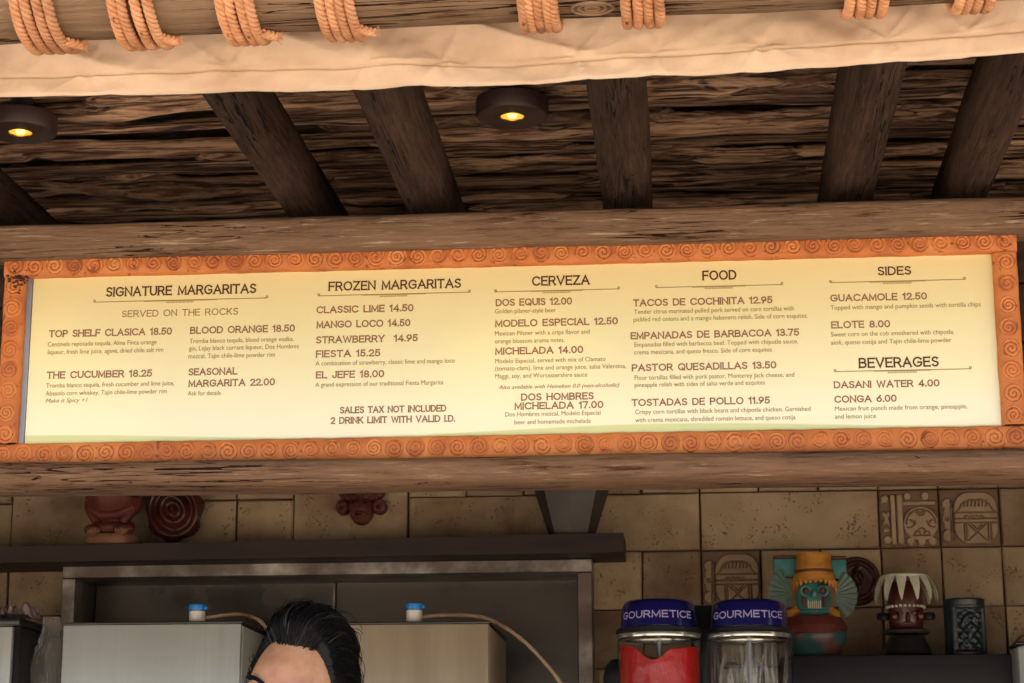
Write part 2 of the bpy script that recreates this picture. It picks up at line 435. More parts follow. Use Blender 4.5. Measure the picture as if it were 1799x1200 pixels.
M['ink_desc'] = MAT('description_ink', [(.27, .175, .075)], 5, rough=.55, bump=0)
M['ink_rule'] = MAT('rule_ink', [(.30, .20, .08)], 5, rough=.55, bump=0)
M['pale'] = MAT('pale_grey_plastic', [(.30, .34, .35), (.38, .42, .43)], 9, (1, 1, 1), .4, bump=.1)

def glass(name, col, rough=.03, ior=1.45):
    m = bpy.data.materials.new(name); m.use_nodes = True
    b = m.node_tree.nodes['Principled BSDF']
    b.inputs['Base Color'].default_value = (*col, 1); b.inputs['Roughness'].default_value = rough
    b.inputs['Transmission Weight'].default_value = 1; b.inputs['IOR'].default_value = ior
    return m
M['clear'] = glass('clear_plastic', (.93, .94, .94), .03, 1.18)

def film():
    m = bpy.data.materials.new('clear_film'); m.use_nodes = True
    nt = m.node_tree; N = nt.nodes; L = nt.links
    b = N['Principled BSDF']; b.inputs['Base Color'].default_value = (.82, .78, .76, 1); b.inputs['Roughness'].default_value = .12
    t = N.new('ShaderNodeBsdfTransparent'); mx = N.new('ShaderNodeMixShader'); lw = N.new('ShaderNodeLayerWeight'); lw.inputs[0].default_value = .45
    mr = N.new('ShaderNodeMapRange'); mr.inputs[3].default_value = .08; mr.inputs[4].default_value = .6
    L.new(lw.outputs['Facing'], mr.inputs[0]); L.new(mr.outputs[0], mx.inputs[0])
    L.new(t.outputs[0], mx.inputs[1]); L.new(b.outputs[0], mx.inputs[2]); L.new(mx.outputs[0], N['Material Output'].inputs[0])
    return m
M['film'] = film()
def frost():
    m = bpy.data.materials.new('frosty_residue'); m.use_nodes = True
    nt = m.node_tree; N = nt.nodes; L = nt.links
    b = N['Principled BSDF']; b.inputs['Base Color'].default_value = (.55, .52, .50, 1); b.inputs['Roughness'].default_value = .35
    tc = N.new('ShaderNodeTexCoord'); mp = N.new('ShaderNodeMapping'); mp.inputs['Scale'].default_value = (1, 1, .16); L.new(tc.outputs['Object'], mp.inputs[0])
    n = N.new('ShaderNodeTexNoise'); n.inputs['Scale'].default_value = 75; n.inputs['Detail'].default_value = 8; n.inputs['Distortion'].default_value = 1.2; L.new(mp.outputs[0], n.inputs[0])
    sp = N.new('ShaderNodeSeparateXYZ'); L.new(tc.outputs['Generated'], sp.inputs[0])
    mr = N.new('ShaderNodeMapRange'); mr.inputs[1].default_value = .47; mr.inputs[2].default_value = .64; mr.inputs[4].default_value = .75; L.new(n.outputs['Fac'], mr.inputs[0])
    mu = N.new('ShaderNodeMath'); mu.operation = 'MULTIPLY'
    m2 = N.new('ShaderNodeMapRange'); m2.inputs[1].default_value = 1.0; m2.inputs[2].default_value = .72; m2.inputs[3].default_value = .25; L.new(sp.outputs['Z'], m2.inputs[0])
    L.new(mr.outputs[0], mu.inputs[0]); L.new(m2.outputs[0], mu.inputs[1])
    t = N.new('ShaderNodeBsdfTransparent'); mx = N.new('ShaderNodeMixShader')
    L.new(mu.outputs[0], mx.inputs[0]); L.new(t.outputs[0], mx.inputs[1]); L.new(b.outputs[0], mx.inputs[2]); L.new(mx.outputs[0], N['Material Output'].inputs[0])
    return m
M['frost'] = frost()

def panel_print():
    # the printed sheet: ochre at the top fading to cream, a pale green swoosh along the foot
    m = bpy.data.materials.new('printed_menu_sheet'); m.use_nodes = True
    nt = m.node_tree; N = nt.nodes; L = nt.links
    b = N['Principled BSDF']; b.inputs['Roughness'].default_value = .5
    b.inputs['Specular IOR Level'].default_value = .3
    tc = N.new('ShaderNodeTexCoord'); sp = N.new('ShaderNodeSeparateXYZ'); L.new(tc.outputs['Generated'], sp.inputs[0])
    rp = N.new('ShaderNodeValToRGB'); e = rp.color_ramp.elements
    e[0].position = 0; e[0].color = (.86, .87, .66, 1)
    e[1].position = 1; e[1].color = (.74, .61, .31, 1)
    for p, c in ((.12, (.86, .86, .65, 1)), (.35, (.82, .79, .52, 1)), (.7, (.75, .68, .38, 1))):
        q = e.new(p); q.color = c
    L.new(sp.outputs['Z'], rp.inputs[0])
    mu = N.new('ShaderNodeMath'); mu.operation = 'MULTIPLY'; mu.inputs[1].default_value = 9.5; L.new(sp.outputs['X'], mu.inputs[0])
    sn = N.new('ShaderNodeMath'); sn.operation = 'COSINE'; L.new(mu.outputs[0], sn.inputs[0])
    ma = N.new('ShaderNodeMath'); ma.operation = 'MULTIPLY_ADD'; ma.inputs[1].default_value = .022; ma.inputs[2].default_value = .045; L.new(sn.outputs[0], ma.inputs[0])
    sb = N.new('ShaderNodeMath'); sb.operation = 'SUBTRACT'; L.new(ma.outputs[0], sb.inputs[0]); L.new(sp.outputs['Z'], sb.inputs[1])
    mr = N.new('ShaderNodeMapRange'); mr.inputs[1].default_value = -.004; mr.inputs[2].default_value = .006; L.new(sb.outputs[0], mr.inputs[0])
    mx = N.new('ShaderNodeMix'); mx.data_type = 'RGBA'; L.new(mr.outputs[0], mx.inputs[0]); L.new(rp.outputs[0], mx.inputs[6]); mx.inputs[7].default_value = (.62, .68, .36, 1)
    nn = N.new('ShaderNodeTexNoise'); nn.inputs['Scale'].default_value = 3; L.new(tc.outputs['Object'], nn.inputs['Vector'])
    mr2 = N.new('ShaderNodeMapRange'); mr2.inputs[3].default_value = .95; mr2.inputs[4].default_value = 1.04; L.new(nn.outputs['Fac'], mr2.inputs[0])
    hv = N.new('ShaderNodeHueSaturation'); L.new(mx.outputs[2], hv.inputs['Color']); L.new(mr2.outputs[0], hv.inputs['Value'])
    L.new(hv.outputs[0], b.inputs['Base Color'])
    return m
M['print'] = panel_print()

# ------------------------------------------------------------------ the setting
g = MB().add([(-150, -150, 0), (150, -150, 0), (150, 150, 0), (-150, 150, 0)], [(0, 1, 2, 3)])
tag(g.build('ground', M['ground'], smooth=False), kind='structure')
tag(MB().box((-3.2, .1, .004), (2.6, 2.4, .25)).build('kiosk_floor', M['plaster'], smooth=False), kind='structure')
tag(MB().box((-3.4, -1.15, 2.80), (2.8, 2.6, 2.95)).build('roof_deck', M['deck'], smooth=False), kind='structure')
o = MB().box((-3.2, .05, .004), (2.6, .2, 1.15)).build('counter_front_wall', M['plaster'], smooth=False)
tag(o, 'brown plastered wall under the serving counter', 'wall')
o = MB().box((-3.25, -.08, 1.152), (2.65, .55, 1.21), .01).build('serving_counter', M['shelf'])
tag(o, 'dark wooden serving counter below the menu board', 'counter')
for x, l in ((-3.3, 'added brown plastered end wall out of view on the left of the kiosk'), (2.6, 'added brown plastered end wall out of view on the right of the kiosk')):
    o = MB().box((x, 0.2, .004), (x+.12, 2.4, 2.79)).build('added_end_wall', M['plaster'], smooth=False)  # unseen walls added so light enters only from the front
    tag(o, l, 'wall')

# ceiling of rough sticks
ceil = empty('ceiling', (0, 0, 2.735)); tag(ceil, kind='structure')
def stick_mesh(k):
    rnd = random.Random(k)
    mb = MB(); ln = 1.0; ns, nc = 46, 9
    r0 = rnd.uniform(.8, 1.1)
    ph = rnd.uniform(0, 50)
    ridges = [rnd.uniform(0, 6.28) for _ in range(3)]
    def fn(u, v):
        x = (u-.5)*ln
        a = 2*math.pi*v
        env = min(1, sm(0, .05, u)*sm(1, .95, u)*1.0+.15)
        r = r0*env*(1+.34*nz(x*5+ph, 0, 0)+.28*nz(x*14, math.cos(a)*1.3+ph, math.sin(a)*1.3)+.22*max(0, nz(x*8+ph*2, 3))*2)
        r *= 1+.10*math.cos(2*a+ridges[0]+x*5)
        cy = .8*nz(x*2.2+ph, 7)+.5*nz(x*7+ph, 11); cz = .5*nz(x*2.5+ph, 17)+.3*nz(x*8+ph, 13)
        return Vector((x, cy+r*math.cos(a), cz+r*.7*math.sin(a)))
    mb.grid(ns, nc, fn, cv=True)
    return mb.mesh('stick', M['stick'], angle=None)
sticks = [stick_mesh(k) for k in range(9)]
rnd = random.Random(4)
y = -1.05; nst = 0
while y < .95:
    x = -2.3-rnd.uniform(0, .6)
    while x < 1.7:
        L_ = rnd.uniform(.55, 1.5)
        s_ = rnd.choice((rnd.uniform(.009, .013), rnd.uniform(.013, .021)))
        if nst < 298:
            share('stick', rnd.choice(sticks), ceil, (x+L_/2, y+rnd.uniform(-.010, .010), rnd.uniform(.010, .042)),
                  (rnd.uniform(0, 6.28), rnd.uniform(-.008, .008), rnd.uniform(-.018, .018)+(math.pi if rnd.random() < .5 else 0)), (L_, s_, s_))
            nst += 1
        x += L_*rnd.uniform(.82, .97)
    y += rnd.uniform(.029, .046)

# rafters
def log_mesh(length, ry, rz, ex=2.6, amp=.06, seed=0, ns=90, nc=28, bow=0.0, freq=1.0):
    mb = MB()
    def fn(u, v):
        x = (u-.5)*length; a = 2*math.pi*v
        c, s = math.cos(a), math.sin(a)
        k = (abs(c)**ex+abs(s)**ex)**(-1/ex)
        n = 1+amp*(nz(x*2.2*freq+seed, c*.8, s*.8)+.5*nz(x*7*freq+seed, c*1.6, s*1.6+4)+.22*nz(x*22*freq, c*4, s*4+seed))
        oy = .25*amp*ry*4*nz(x*1.3+seed, 9); oz = .25*amp*rz*4*nz(x*1.3+seed, 19)
        return Vector((x, oy+k*ry*n*c, oz+k*rz*n*s))
    mb.grid(ns, nc, fn, cv=True)
    n0 = len(mb.v)-ns*nc
    mb.f.append(list(range(nc))[::-1]); mb.m.append(0)
    mb.f.append([(ns-1)*nc+k for k in range(nc)]); mb.m.append(0)
    return mb

def place_log(name, mb, mat, p0, p1, label, cat, group=None):
    p0, p1 = Vector(p0), Vector(p1)
    me = mb.mesh(name, mat, angle=50)
    o = bpy.data.objects.new(name, me); C.objects.link(o)
    o.location = (p0+p1)/2
    d = p1-p0
    o.rotation_euler = (0, -math.atan2(d.z, math.hypot(d.x, d.y)), math.atan2(d.y, d.x))
    return tag(o, label, cat, group)

RZ = 2.616
raft = [((-350, 165), (-190, 165), (-85, 375), (40, 375), 'dark wooden rafter at the far left, mostly beyond the left lamp'),
        ((326, 165), (464, 160), (500, 370), (574, 370), 'dark leaning rafter just right of the left lamp'),
        ((600, 155), (732, 150), (705, 365), (804, 360), 'dark rafter between the leaning rafter and the middle lamp'),
        ((1025, 140), (1135, 130), (1052, 350), (1145, 350), 'dark upright rafter just right of the middle lamp'),
        ((1485, 110), (1600, 100), (1436, 345), (1550, 340), 'dark rafter second from the right, leaning over the food column'),
        ((1733, 95), (1853, 92), (1645, 335), (1755, 330), 'dark rafter at the far right above the sides column')]
for i, (a, b, c, d, lab) in enumerate(raft):
    dl, dr = (0, .055) if i < 4 else (.055, 0)
    A, B, Cc, D = (PZ(*q, RZ+k) for q, k in ((a, dl), (b, dr), (c, dl), (d, dr)))
    xf, yf = (A.x+B.x)/2, (A.y+B.y)/2
    xb, yb = (Cc.x+D.x)/2, (Cc.y+D.y)/2
    wd = ((B.x-A.x)+(D.x-Cc.x))/4
    sl = (xb-xf)/(yb-yf)
    y0, y1 = -.70, 2.0
    p0 = (xf+sl*(y0-yf), y0, RZ+.055); p1 = (xf+sl*(y1-yf), y1, RZ+.055)
    place_log('rafter', log_mesh(2.7, wd*1.03, .057, 3.2, .05, i*9+2, 60, 24), M['rafter'], p0, p1, lab, 'rafter', 'rafters carrying the stick ceiling')

# header beams
zt0 = P(0, 391, -.045).z; zt1 = P(1799, 339, -.045).z
zb0 = P(0, 451, -.045).z; zb1 = P(1799, 401, -.045).z
zc = (zt0+zt1+zb0+zb1)/4; hh = (zt0+zt1-zb0-zb1)/4
place_log('header_beam', log_mesh(5.6, .052, hh*1.0, 5.0, .05, 3.3, 220, 36, freq=1.4), M['beam'], (-3.1, .008, zc), (2.5, .008, zc),
          'weathered grey brown beam running above the menu board', 'beam')
zt = (P(0, 815, -.06).z+P(1799, 786, -.06).z)/2; zb = (P(0, 870, -.04).z+P(1799, 853, -.04).z)/2
place_log('lower_beam', log_mesh(5.6, .058, (zt-zb)/2*.97, 2.5, .07, 8.1, 220, 36, freq=1.6), M['beam_low'], (-3.1, -.006, (zt+zb)/2+.017), (2.5, -.006, (zt+zb)/2-.003),
          'paler weathered beam running below the menu board', 'beam')
fa = empty('fascia', (-.3, .03, zb), 'dark board wall behind the menu board between the two beams', 'fascia')
for k in range(4):
    z0 = 2.17+k*.0975
    MB().box((-3.05, .022+.002*(k % 2), z0+.002), (2.45, .045, z0+.0955), .003, 1).build('board', M['fascia'], fa)

# ------------------------------------------------------------------ canvas and log
def canvas():
    pts = [(-400, 164), (0, 162), (450, 154), (900, 142), (1350, 116), (1799, 85), (2200, 58)]
    W_ = [P(x, y_, -.75) for x, y_ in pts]
    def zbot(x):
        for a, b in zip(W_, W_[1:]):
            if x <= b.x or b is W_[-1]:
                t = (x-a.x)/(b.x-a.x); return a.z+(b.z-a.z)*t
    stars = [(P(px, py, -.75), am) for px, py, am in ((150, 118, 1.), (400, 116, .7), (640, 108, .9), (775, 103, 1.2), (1010, 92, .9), (1150, 86, .6), (1340, 72, 1.1), (1560, 62, .8), (1700, 50, .7))]
    mb = MB()
    nx, nz_ = 620, 84
    H = .21
    def fn(u, v):
        x = -1.35+u*2.4
        h = H*v**1.5
        zb_ = zbot(x)
        yy = -.735 - .012*sm(.05, .18, h)
        yy -= .016*nz(x*5, h*9, 1)+.0075*nz(x*13+h*14, h*16, 2)+.0022*nz(x*30-h*30, h*40, 7)+.0012*nz(x*60, h*60, 5)
        # slanting drag folds
        yy -= .022*max(0, 1-abs(nz(x*3.2+h*9, h*2, 8))*3.2)**2*sm(.0, .09, h)
        for s_, am in stars:
            dx, dz = x-s_.x, (zb_+h)-s_.z
            r_ = math.hypot(dx, dz)
            if r_ < .16:
                a = math.atan2(dz, dx)
                yy -= am*.0048*(1-abs(math.sin(a*(1.5+abs(nz(s_.x*9)))+s_.x*7+nz(a*2, s_.x)))**.5)*math.exp(-r_/(.035+.03*abs(nz(s_.x*5, a))))*sm(0, .012, r_)*2
        # hem: doubled cloth with a stitched groove
        if h < .0265: yy -= .0030
        yy += .0040*math.exp(-((h-.0272)/.0013)**2)
        yy += .003*math.exp(-(h/.002)**2)
        return Vector((x, yy, zb_+h+.0006*nz(x*9, 3)))
    mb.grid(nx, nz_, fn)
    n = len(mb.v)
    # back face for thickness
    back = [v+Vector((0, .003, 0)) for v in mb.v]
    fs = [f[::-1] for f in mb.f]
    nf = len(mb.f)
    mb.add(back, fs)
    for i in range(nx-1):
        a, b = i*nz_, (i+1)*nz_
        mb.f.append([a, b, b+n, a+n]); mb.m.append(0)
    o = mb.build('canvas_valance', M['canvas'], angle=None)
    return tag(o, 'cream canvas valance with a stitched hem hanging behind the roped log', 'canvas')
canvas()

LR = .088
bl = [P(x, y_, -.86)+Vector((0, 0, LR/math.cos(R(19)))) for x, y_ in ((0, 77), (1200, 24))]
dx = (bl[1]-bl[0]).normalized()
def log_at(x): return bl[0]+dx*((x-bl[0].x)/dx.x)
place_log('front_log', log_mesh(4.6, LR, LR, 2.0, .035, 21.7, 200, 48, freq=1.2), M['log'], log_at(-2.6), log_at(2.0),
          'thick pale log across the top wrapped with orange rope', 'log')
log_o = bpy.data.objects['front_log']
def on_log(px, py):
    a = P(px, py, -1.2); d = (a-CAM).normalized(); best = None
    for k in range(4000):
        q = CAM+d*(1.8+k*.0003)
        cc = log_at(q.x)
        if math.hypot(q.y-cc.y, q.z-cc.z) < LR: return q, Vector((0, q.y-cc.y, q.z-cc.z)).normalized()
    return a, Vector((0, -1, 0))
kq, kn = on_log(1040, 14)
kt = Vector((1, 0, 0)); kb = kn.cross(kt)
mb = MB()
for rr, th in ((.017, .0022), (.0115, .0018), (.006, .0016)):
    mb.tube([kq+kt*rr*1.5*math.cos(a_*.3927)*(1+.1*nz(a_*.5, rr*90))+kb*rr*.8*math.sin(a_*.3927)+kn*.0008 for a_ in range(16)], th, 6, closed=True)
kme = mb.mesh('knot', M['log'], angle=None)
kme.transform(log_o.matrix_basis.inverted())
ko = bpy.data.objects.new('knot', kme); C.objects.link(ko); ko.parent = log_o
def coil_mesh(k):
    rnd = random.Random(k+60)
    mb = MB(); Rr = LR+.0075; tw = 25; n = tw*11
    for s_ in range(3):
        path = []
        for i in range(n):
            a = 2*math.pi*i/n
            ph = tw*a*1.0 + s_*2*math.pi/3
            rr = Rr+.0038*math.cos(ph)+.0010*nz(math.cos(a)*3+k, math.sin(a)*3)
            xx = .0038*math.sin(ph)+.0022*nz(math.cos(a)*1.5+k*5, math.sin(a)*1.5, 4)
            path.append(Vector((xx, rr*math.cos(a), rr*math.sin(a))))
        mb.tube(path, .0035, 7, closed=True)
    return mb.mesh('rope_coil', M['rope'], angle=None)
coils = [coil_mesh(k) for k in range(3)]
ropes = [(10, 90, 84, 4, 'leftmost rope binding, wrapped round the log at the left edge'),
         (180, 262, 74, 4, 'rope binding second from the left round the log'),
         (372, 442, 72, 4, 'rope binding third from the left, above the leaning rafter'),
         (547, 618, 62, 4, 'rope binding fourth from the left, left of the long bare stretch of log'),
         (903, 978, 48, 5, 'rope binding above the middle lamp'),
         (1090, 1164, 42, 4, 'rope binding just right of the knot in the log'),
         (1492, 1572, 20, 4, 'rope binding second from the right at the top edge'),
         (1690, 1764, 8, 4, 'rightmost rope binding, barely showing in the top right corner')]
for i, (xa, xb, yb, n, lab) in enumerate(ropes):
    ym = yb*.45
    A = P(xa, ym, -.93); B = P(xb, ym, -.93)
    cx = (A.x+B.x)/2; wd = (B.x-A.x)-.013
    c0 = log_at(cx)
    t = empty('rope_binding', c0, lab, 'rope', 'rope bindings round the front log')
    for k in range(n):
        oo = share('rope_coil', coils[(i+k) % 3], t, (-wd/2+wd*k/(n-1)+rnd.uniform(-.0009, .0009), 0, -.0005), (rnd.uniform(0, 6.28), 0, rnd.uniform(-.022, .022)))

    if i < 4:   # the cut end tucked under the last turn, fraying
        mb = MB(); rn_ = random.Random(i)
        a0 = -1.62
        for s3 in range(3):
            pth = []
            for k in range(18):
                u_ = k/17; ph = u_*7+s3*2.094; aa = a0+.16*u_
                rr_ = LR+.0075+.0034*math.cos(ph)
                pth.append((wd/2+.004+.016*u_+.0034*math.sin(ph), rr_*math.cos(aa), rr_*math.sin(aa)))
            mb.tube(pth, .0033, 7)
        for k in range(22):
            y1, z1_ = (LR+.0075)*math.cos(a0+.16), (LR+.0075)*math.sin(a0+.16)
            p0 = Vector((wd/2+.019, y1+rn_.uniform(-.004, .004), z1_+rn_.uniform(-.004, .004)))
            mb.tube([p0, p0+Vector((.004, rn_.uniform(-.002, .002), rn_.uniform(-.002, .002))), p0+Vector((rn_.uniform(.006, .010), rn_.uniform(-.006, .006), rn_.uniform(-.006, .006)))], .0005, 4)
        mb.local('rope_end', M['rope'], t, angle=None)

# ------------------------------------------------------------------ downlights
for (px, py, lab) in ((900, 205, 'round brown ceiling lamp with amber lens above the middle of the menu'),
                      (36, 233, 'round brown ceiling lamp with amber lens at the left edge')):
    z = 2.702
    c = PZ(px, py, z)
    t = empty('ceiling_lamp', c, lab, 'ceiling lamp', 'ceiling lamps')
    r = .0575
    MB().lathe([(.019, .004), (.019, 0), (.022, -.001), (r-.003, -.001), (r, .003), (r, .027), (.02, .029), (.018, .06), (.0, .06)], 48).local('housing', M['housing'], t)
    MB().lathe([(.0185, -.0005), (.017, .006), (.010, .016), (.001, .018)], 32).local('reflector', M['gold'], t)
    le = MB().lathe([(.0001, .0035), (.016, .003), (.0185, .001)], 32).local('lens', M['lens'], t)
    MB().ell((0, 0, .001), (.0075, .0075, .0035), 16, 8).local('bulb', M['lamp_core'], t)
    ld = bpy.data.lights.new('lamp_light', 'SPOT'); ld.energy = .5; ld.color = (1, .62, .2); ld.spot_size = R(75); ld.spot_blend = .7; ld.shadow_soft_size = .015
    lo = bpy.data.objects.new('lamp_light', ld); C.objects.link(lo); lo.parent = t; lo.location = (0, 0, -.006)

# ------------------------------------------------------------------ menu board
PX0, PX1, PZ0, PZ1 = -1.0958, .4849, 2.2238, 2.5051
FX0, FX1, FZ0, FZ1 = PX0-.0372, PX1+.0385, PZ0-.0372, PZ1+.0360
mbd = empty('menu_board', ((PX0+PX1)/2, 0, FZ0), 'long yellow menu board in an orange spiral clay frame', 'menu board')
SHY = 0.0     # sheet plane
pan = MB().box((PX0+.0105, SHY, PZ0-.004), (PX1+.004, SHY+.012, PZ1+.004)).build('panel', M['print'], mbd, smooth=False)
MB().box((PX0-.003, SHY-.0015, PZ0-.003), (PX0+.0095, SHY+.010, PZ1+.003), .001, 1).build('edge_strip', M['strip'], mbd)
# frame with slightly wavy clay edges
fr = empty('frame', (0, 0, 0), parent=mbd)
FD = .016
def rail(x0, z0, x1, z1, seed):
    hor = (x1-x0) > (z1-z0)
    L_ = (x1-x0) if hor else (z1-z0); Wd = (z1-z0) if hor else (x1-x0)
    n = int(L_/.006)+2; mb = MB()
    prof = [(0, .02), (0, -.006), (.0015, -.0095), (.004, -FD+.004), (.5, -FD+.0035), (Wd-.004, -FD+.004), (Wd-.0015, -.0095), (Wd, -.006), (Wd, .02)]
    prof[4] = (Wd*.5, -FD+.0035)
    def fn(u, v):
        i = int(round(v*(len(prof)-1))); a, yv = prof[i]
        s_ = L_*u
        wv = .0011*nz(s_*28+seed, i*.3)+.0004*nz(s_*120+seed, i)
        if i < 4: a += wv
        if i > 4: a += wv
        yv += .0009*nz(s_*30, a*80, seed)
        return Vector((x0+s_, yv, z0+a)) if hor else Vector((x0+a, yv, z0+s_))
    mb.grid(n, len(prof), fn)
    return mb
FRLOC = Vector(mbd.location)
def brail(*a):
    mb = rail(*a); mb.build('rail', M['clay'], fr, angle=60)
brail(FX0, PZ1-.0005, FX1, FZ1, 1)
brail(FX0, FZ0, FX1, PZ0+.0005, 5)
brail(FX0+.0003, PZ0+.0012, PX0+.0005, PZ1-.0012, 9)
brail(PX1-.0005, PZ0+.0012, FX1-.0003, PZ1-.0012, 13)
def spiral_mesh(k):
    rnd = random.Random(k)
    RR = .0163; turns = 2.7 if k % 2 else 2.3
    nr, na = 15, 30; p = 1/turns; sgn = 1 if k % 3 else -1
    V = [Vector((0, -.0022, 0))]; F = []; MI = []
    hs = [[0]*na for _ in range(nr)]
    for i in range(nr):
        rho = (i+1)/nr
        for j in range(na):
            a = 2*math.pi*j/na
            ph = rho/p - sgn*a/(2*math.pi)
            w_ = .5+.5*math.cos(2*math.pi*ph)
            h = (.0004+.0019*w_**.7)
            if rho > .999: h = -.001
            hs[i][j] = w_
            rr = RR*rho*(1+.05*nz(math.cos(a)*2+k*3, math.sin(a)*2))
            V.append(Vector((rr*math.cos(a), -h, rr*math.sin(a))))
    for j in range(na):
        F.append((0, 1+j, 1+(j+1) % na)); MI.append(0)
    for i in range(nr-1):
        for j in range(na):
            j2 = (j+1) % na
            F.append((1+i*na+j, 1+(i+1)*na+j, 1+(i+1)*na+j2, 1+i*na+j2))
            av = (hs[i][j]+hs[i+1][j]+hs[i][j2]+hs[i+1][j2])/4
            MI.append(1 if av < .17 else 0)
    mb = MB(); mb.v = V; mb.f = [list(f) for f in F]; mb.m = MI
    return mb.mesh('spiral', [M['clay'], M['clay_groove']], angle=None)
spm = [spiral_mesh(k) for k in range(6)]
rnd = random.Random(11)
def spiral(x, z):
    s_ = rnd.uniform(.9, 1.04)
    share('spiral', rnd.choice(spm), fr, (x-FRLOC.x+rnd.uniform(-.0012, .0012), -FD+.0042, z-FRLOC.z+rnd.uniform(-.0012, .0012)),
          (0, rnd.uniform(0, 6.28), 0), (s_, 1, s_))
nH = 49
for k in range(nH):
    x = FX0+.018+(FX1-FX0-.036)*k/(nH-1)
    spiral(x, (PZ1+FZ1)/2); spiral(x, (PZ0+FZ0)/2)
for k in range(8):
    z = PZ0+.0165+(PZ1-PZ0-.033)*k/7
    spiral((FX0+PX0)/2, z); spiral((FX1+PX1)/2, z)
# grimy broken corner at the upper left
gm = MB()
rnd2 = random.Random(3)
for k in range(34):
    q = P(30+rnd2.gauss(0, 9), 492+rnd2.gauss(0, 7), -.016)
    r_ = rnd2.uniform(.0008, .0024)
    gm.ell((q.x, -.0155, q.z), (r_*1.4, .0025, r_), 8, 6, fn=lambda d: 1+.3*nz(d.x*2, d.y*2, d.z*2+k))
tag(gm.build('grime', M['grime'], fr, angle=None))

# lettering, flat print 0.5 mm proud of the sheet
def text_mesh(s, bold=0.0, shear=0.0, outline=False):
    cu = bpy.data.curves.new('t', 'FONT')
    cu.body = s; cu.size = 1; cu.resolution_u = 3; cu.offset = bold; cu.shear = shear
    if outline:
        cu.fill_mode = 'NONE' if 'NONE' in [e_.identifier for e_ in cu.bl_rna.properties['fill_mode'].enum_items] else cu.fill_mode
        cu.bevel_depth = .02; cu.bevel_resolution = 0
    ob = bpy.data.objects.new('t', cu); C.objects.link(ob)
    bpy.context.view_layer.update()
    me = bpy.data.meshes.new_from_object(ob.evaluated_get(bpy.context.evaluated_depsgraph_get()))
    C.objects.unlink(ob); bpy.data.objects.remove(ob); bpy.data.curves.remove(cu)
    vs_ = [v.co.copy() for v in me.vertices]; fs = [list(p.vertices) for p in me.polygons]
    bpy.data.meshes.remove(me)
    return vs_, fs
capref = max(v.y for v in text_mesh('H')[0])
def letter(name, s, xl, xr, yb, h, mat, bold=0.0, shear=0.0):
    vs_, fs = text_mesh(s, bold, shear)
    x0 = min(v.x for v in vs_); x1 = max(v.x for v in vs_)
    A = P(xl, yb, SHY); B = P(xr, yb-.0215*(xr-xl), SHY)
    hh_ = P(xl, yb-h, SHY).z-A.z
    kx = (B.x-A.x)/(x1-x0); kz = hh_/capref
    mb = MB(); mb.add([(A.x+(v.x-x0)*kx, SHY-.0005, A.z+v.y*kz) for v in vs_], fs)
    return mb.build(name, mat, pan, smooth=False)
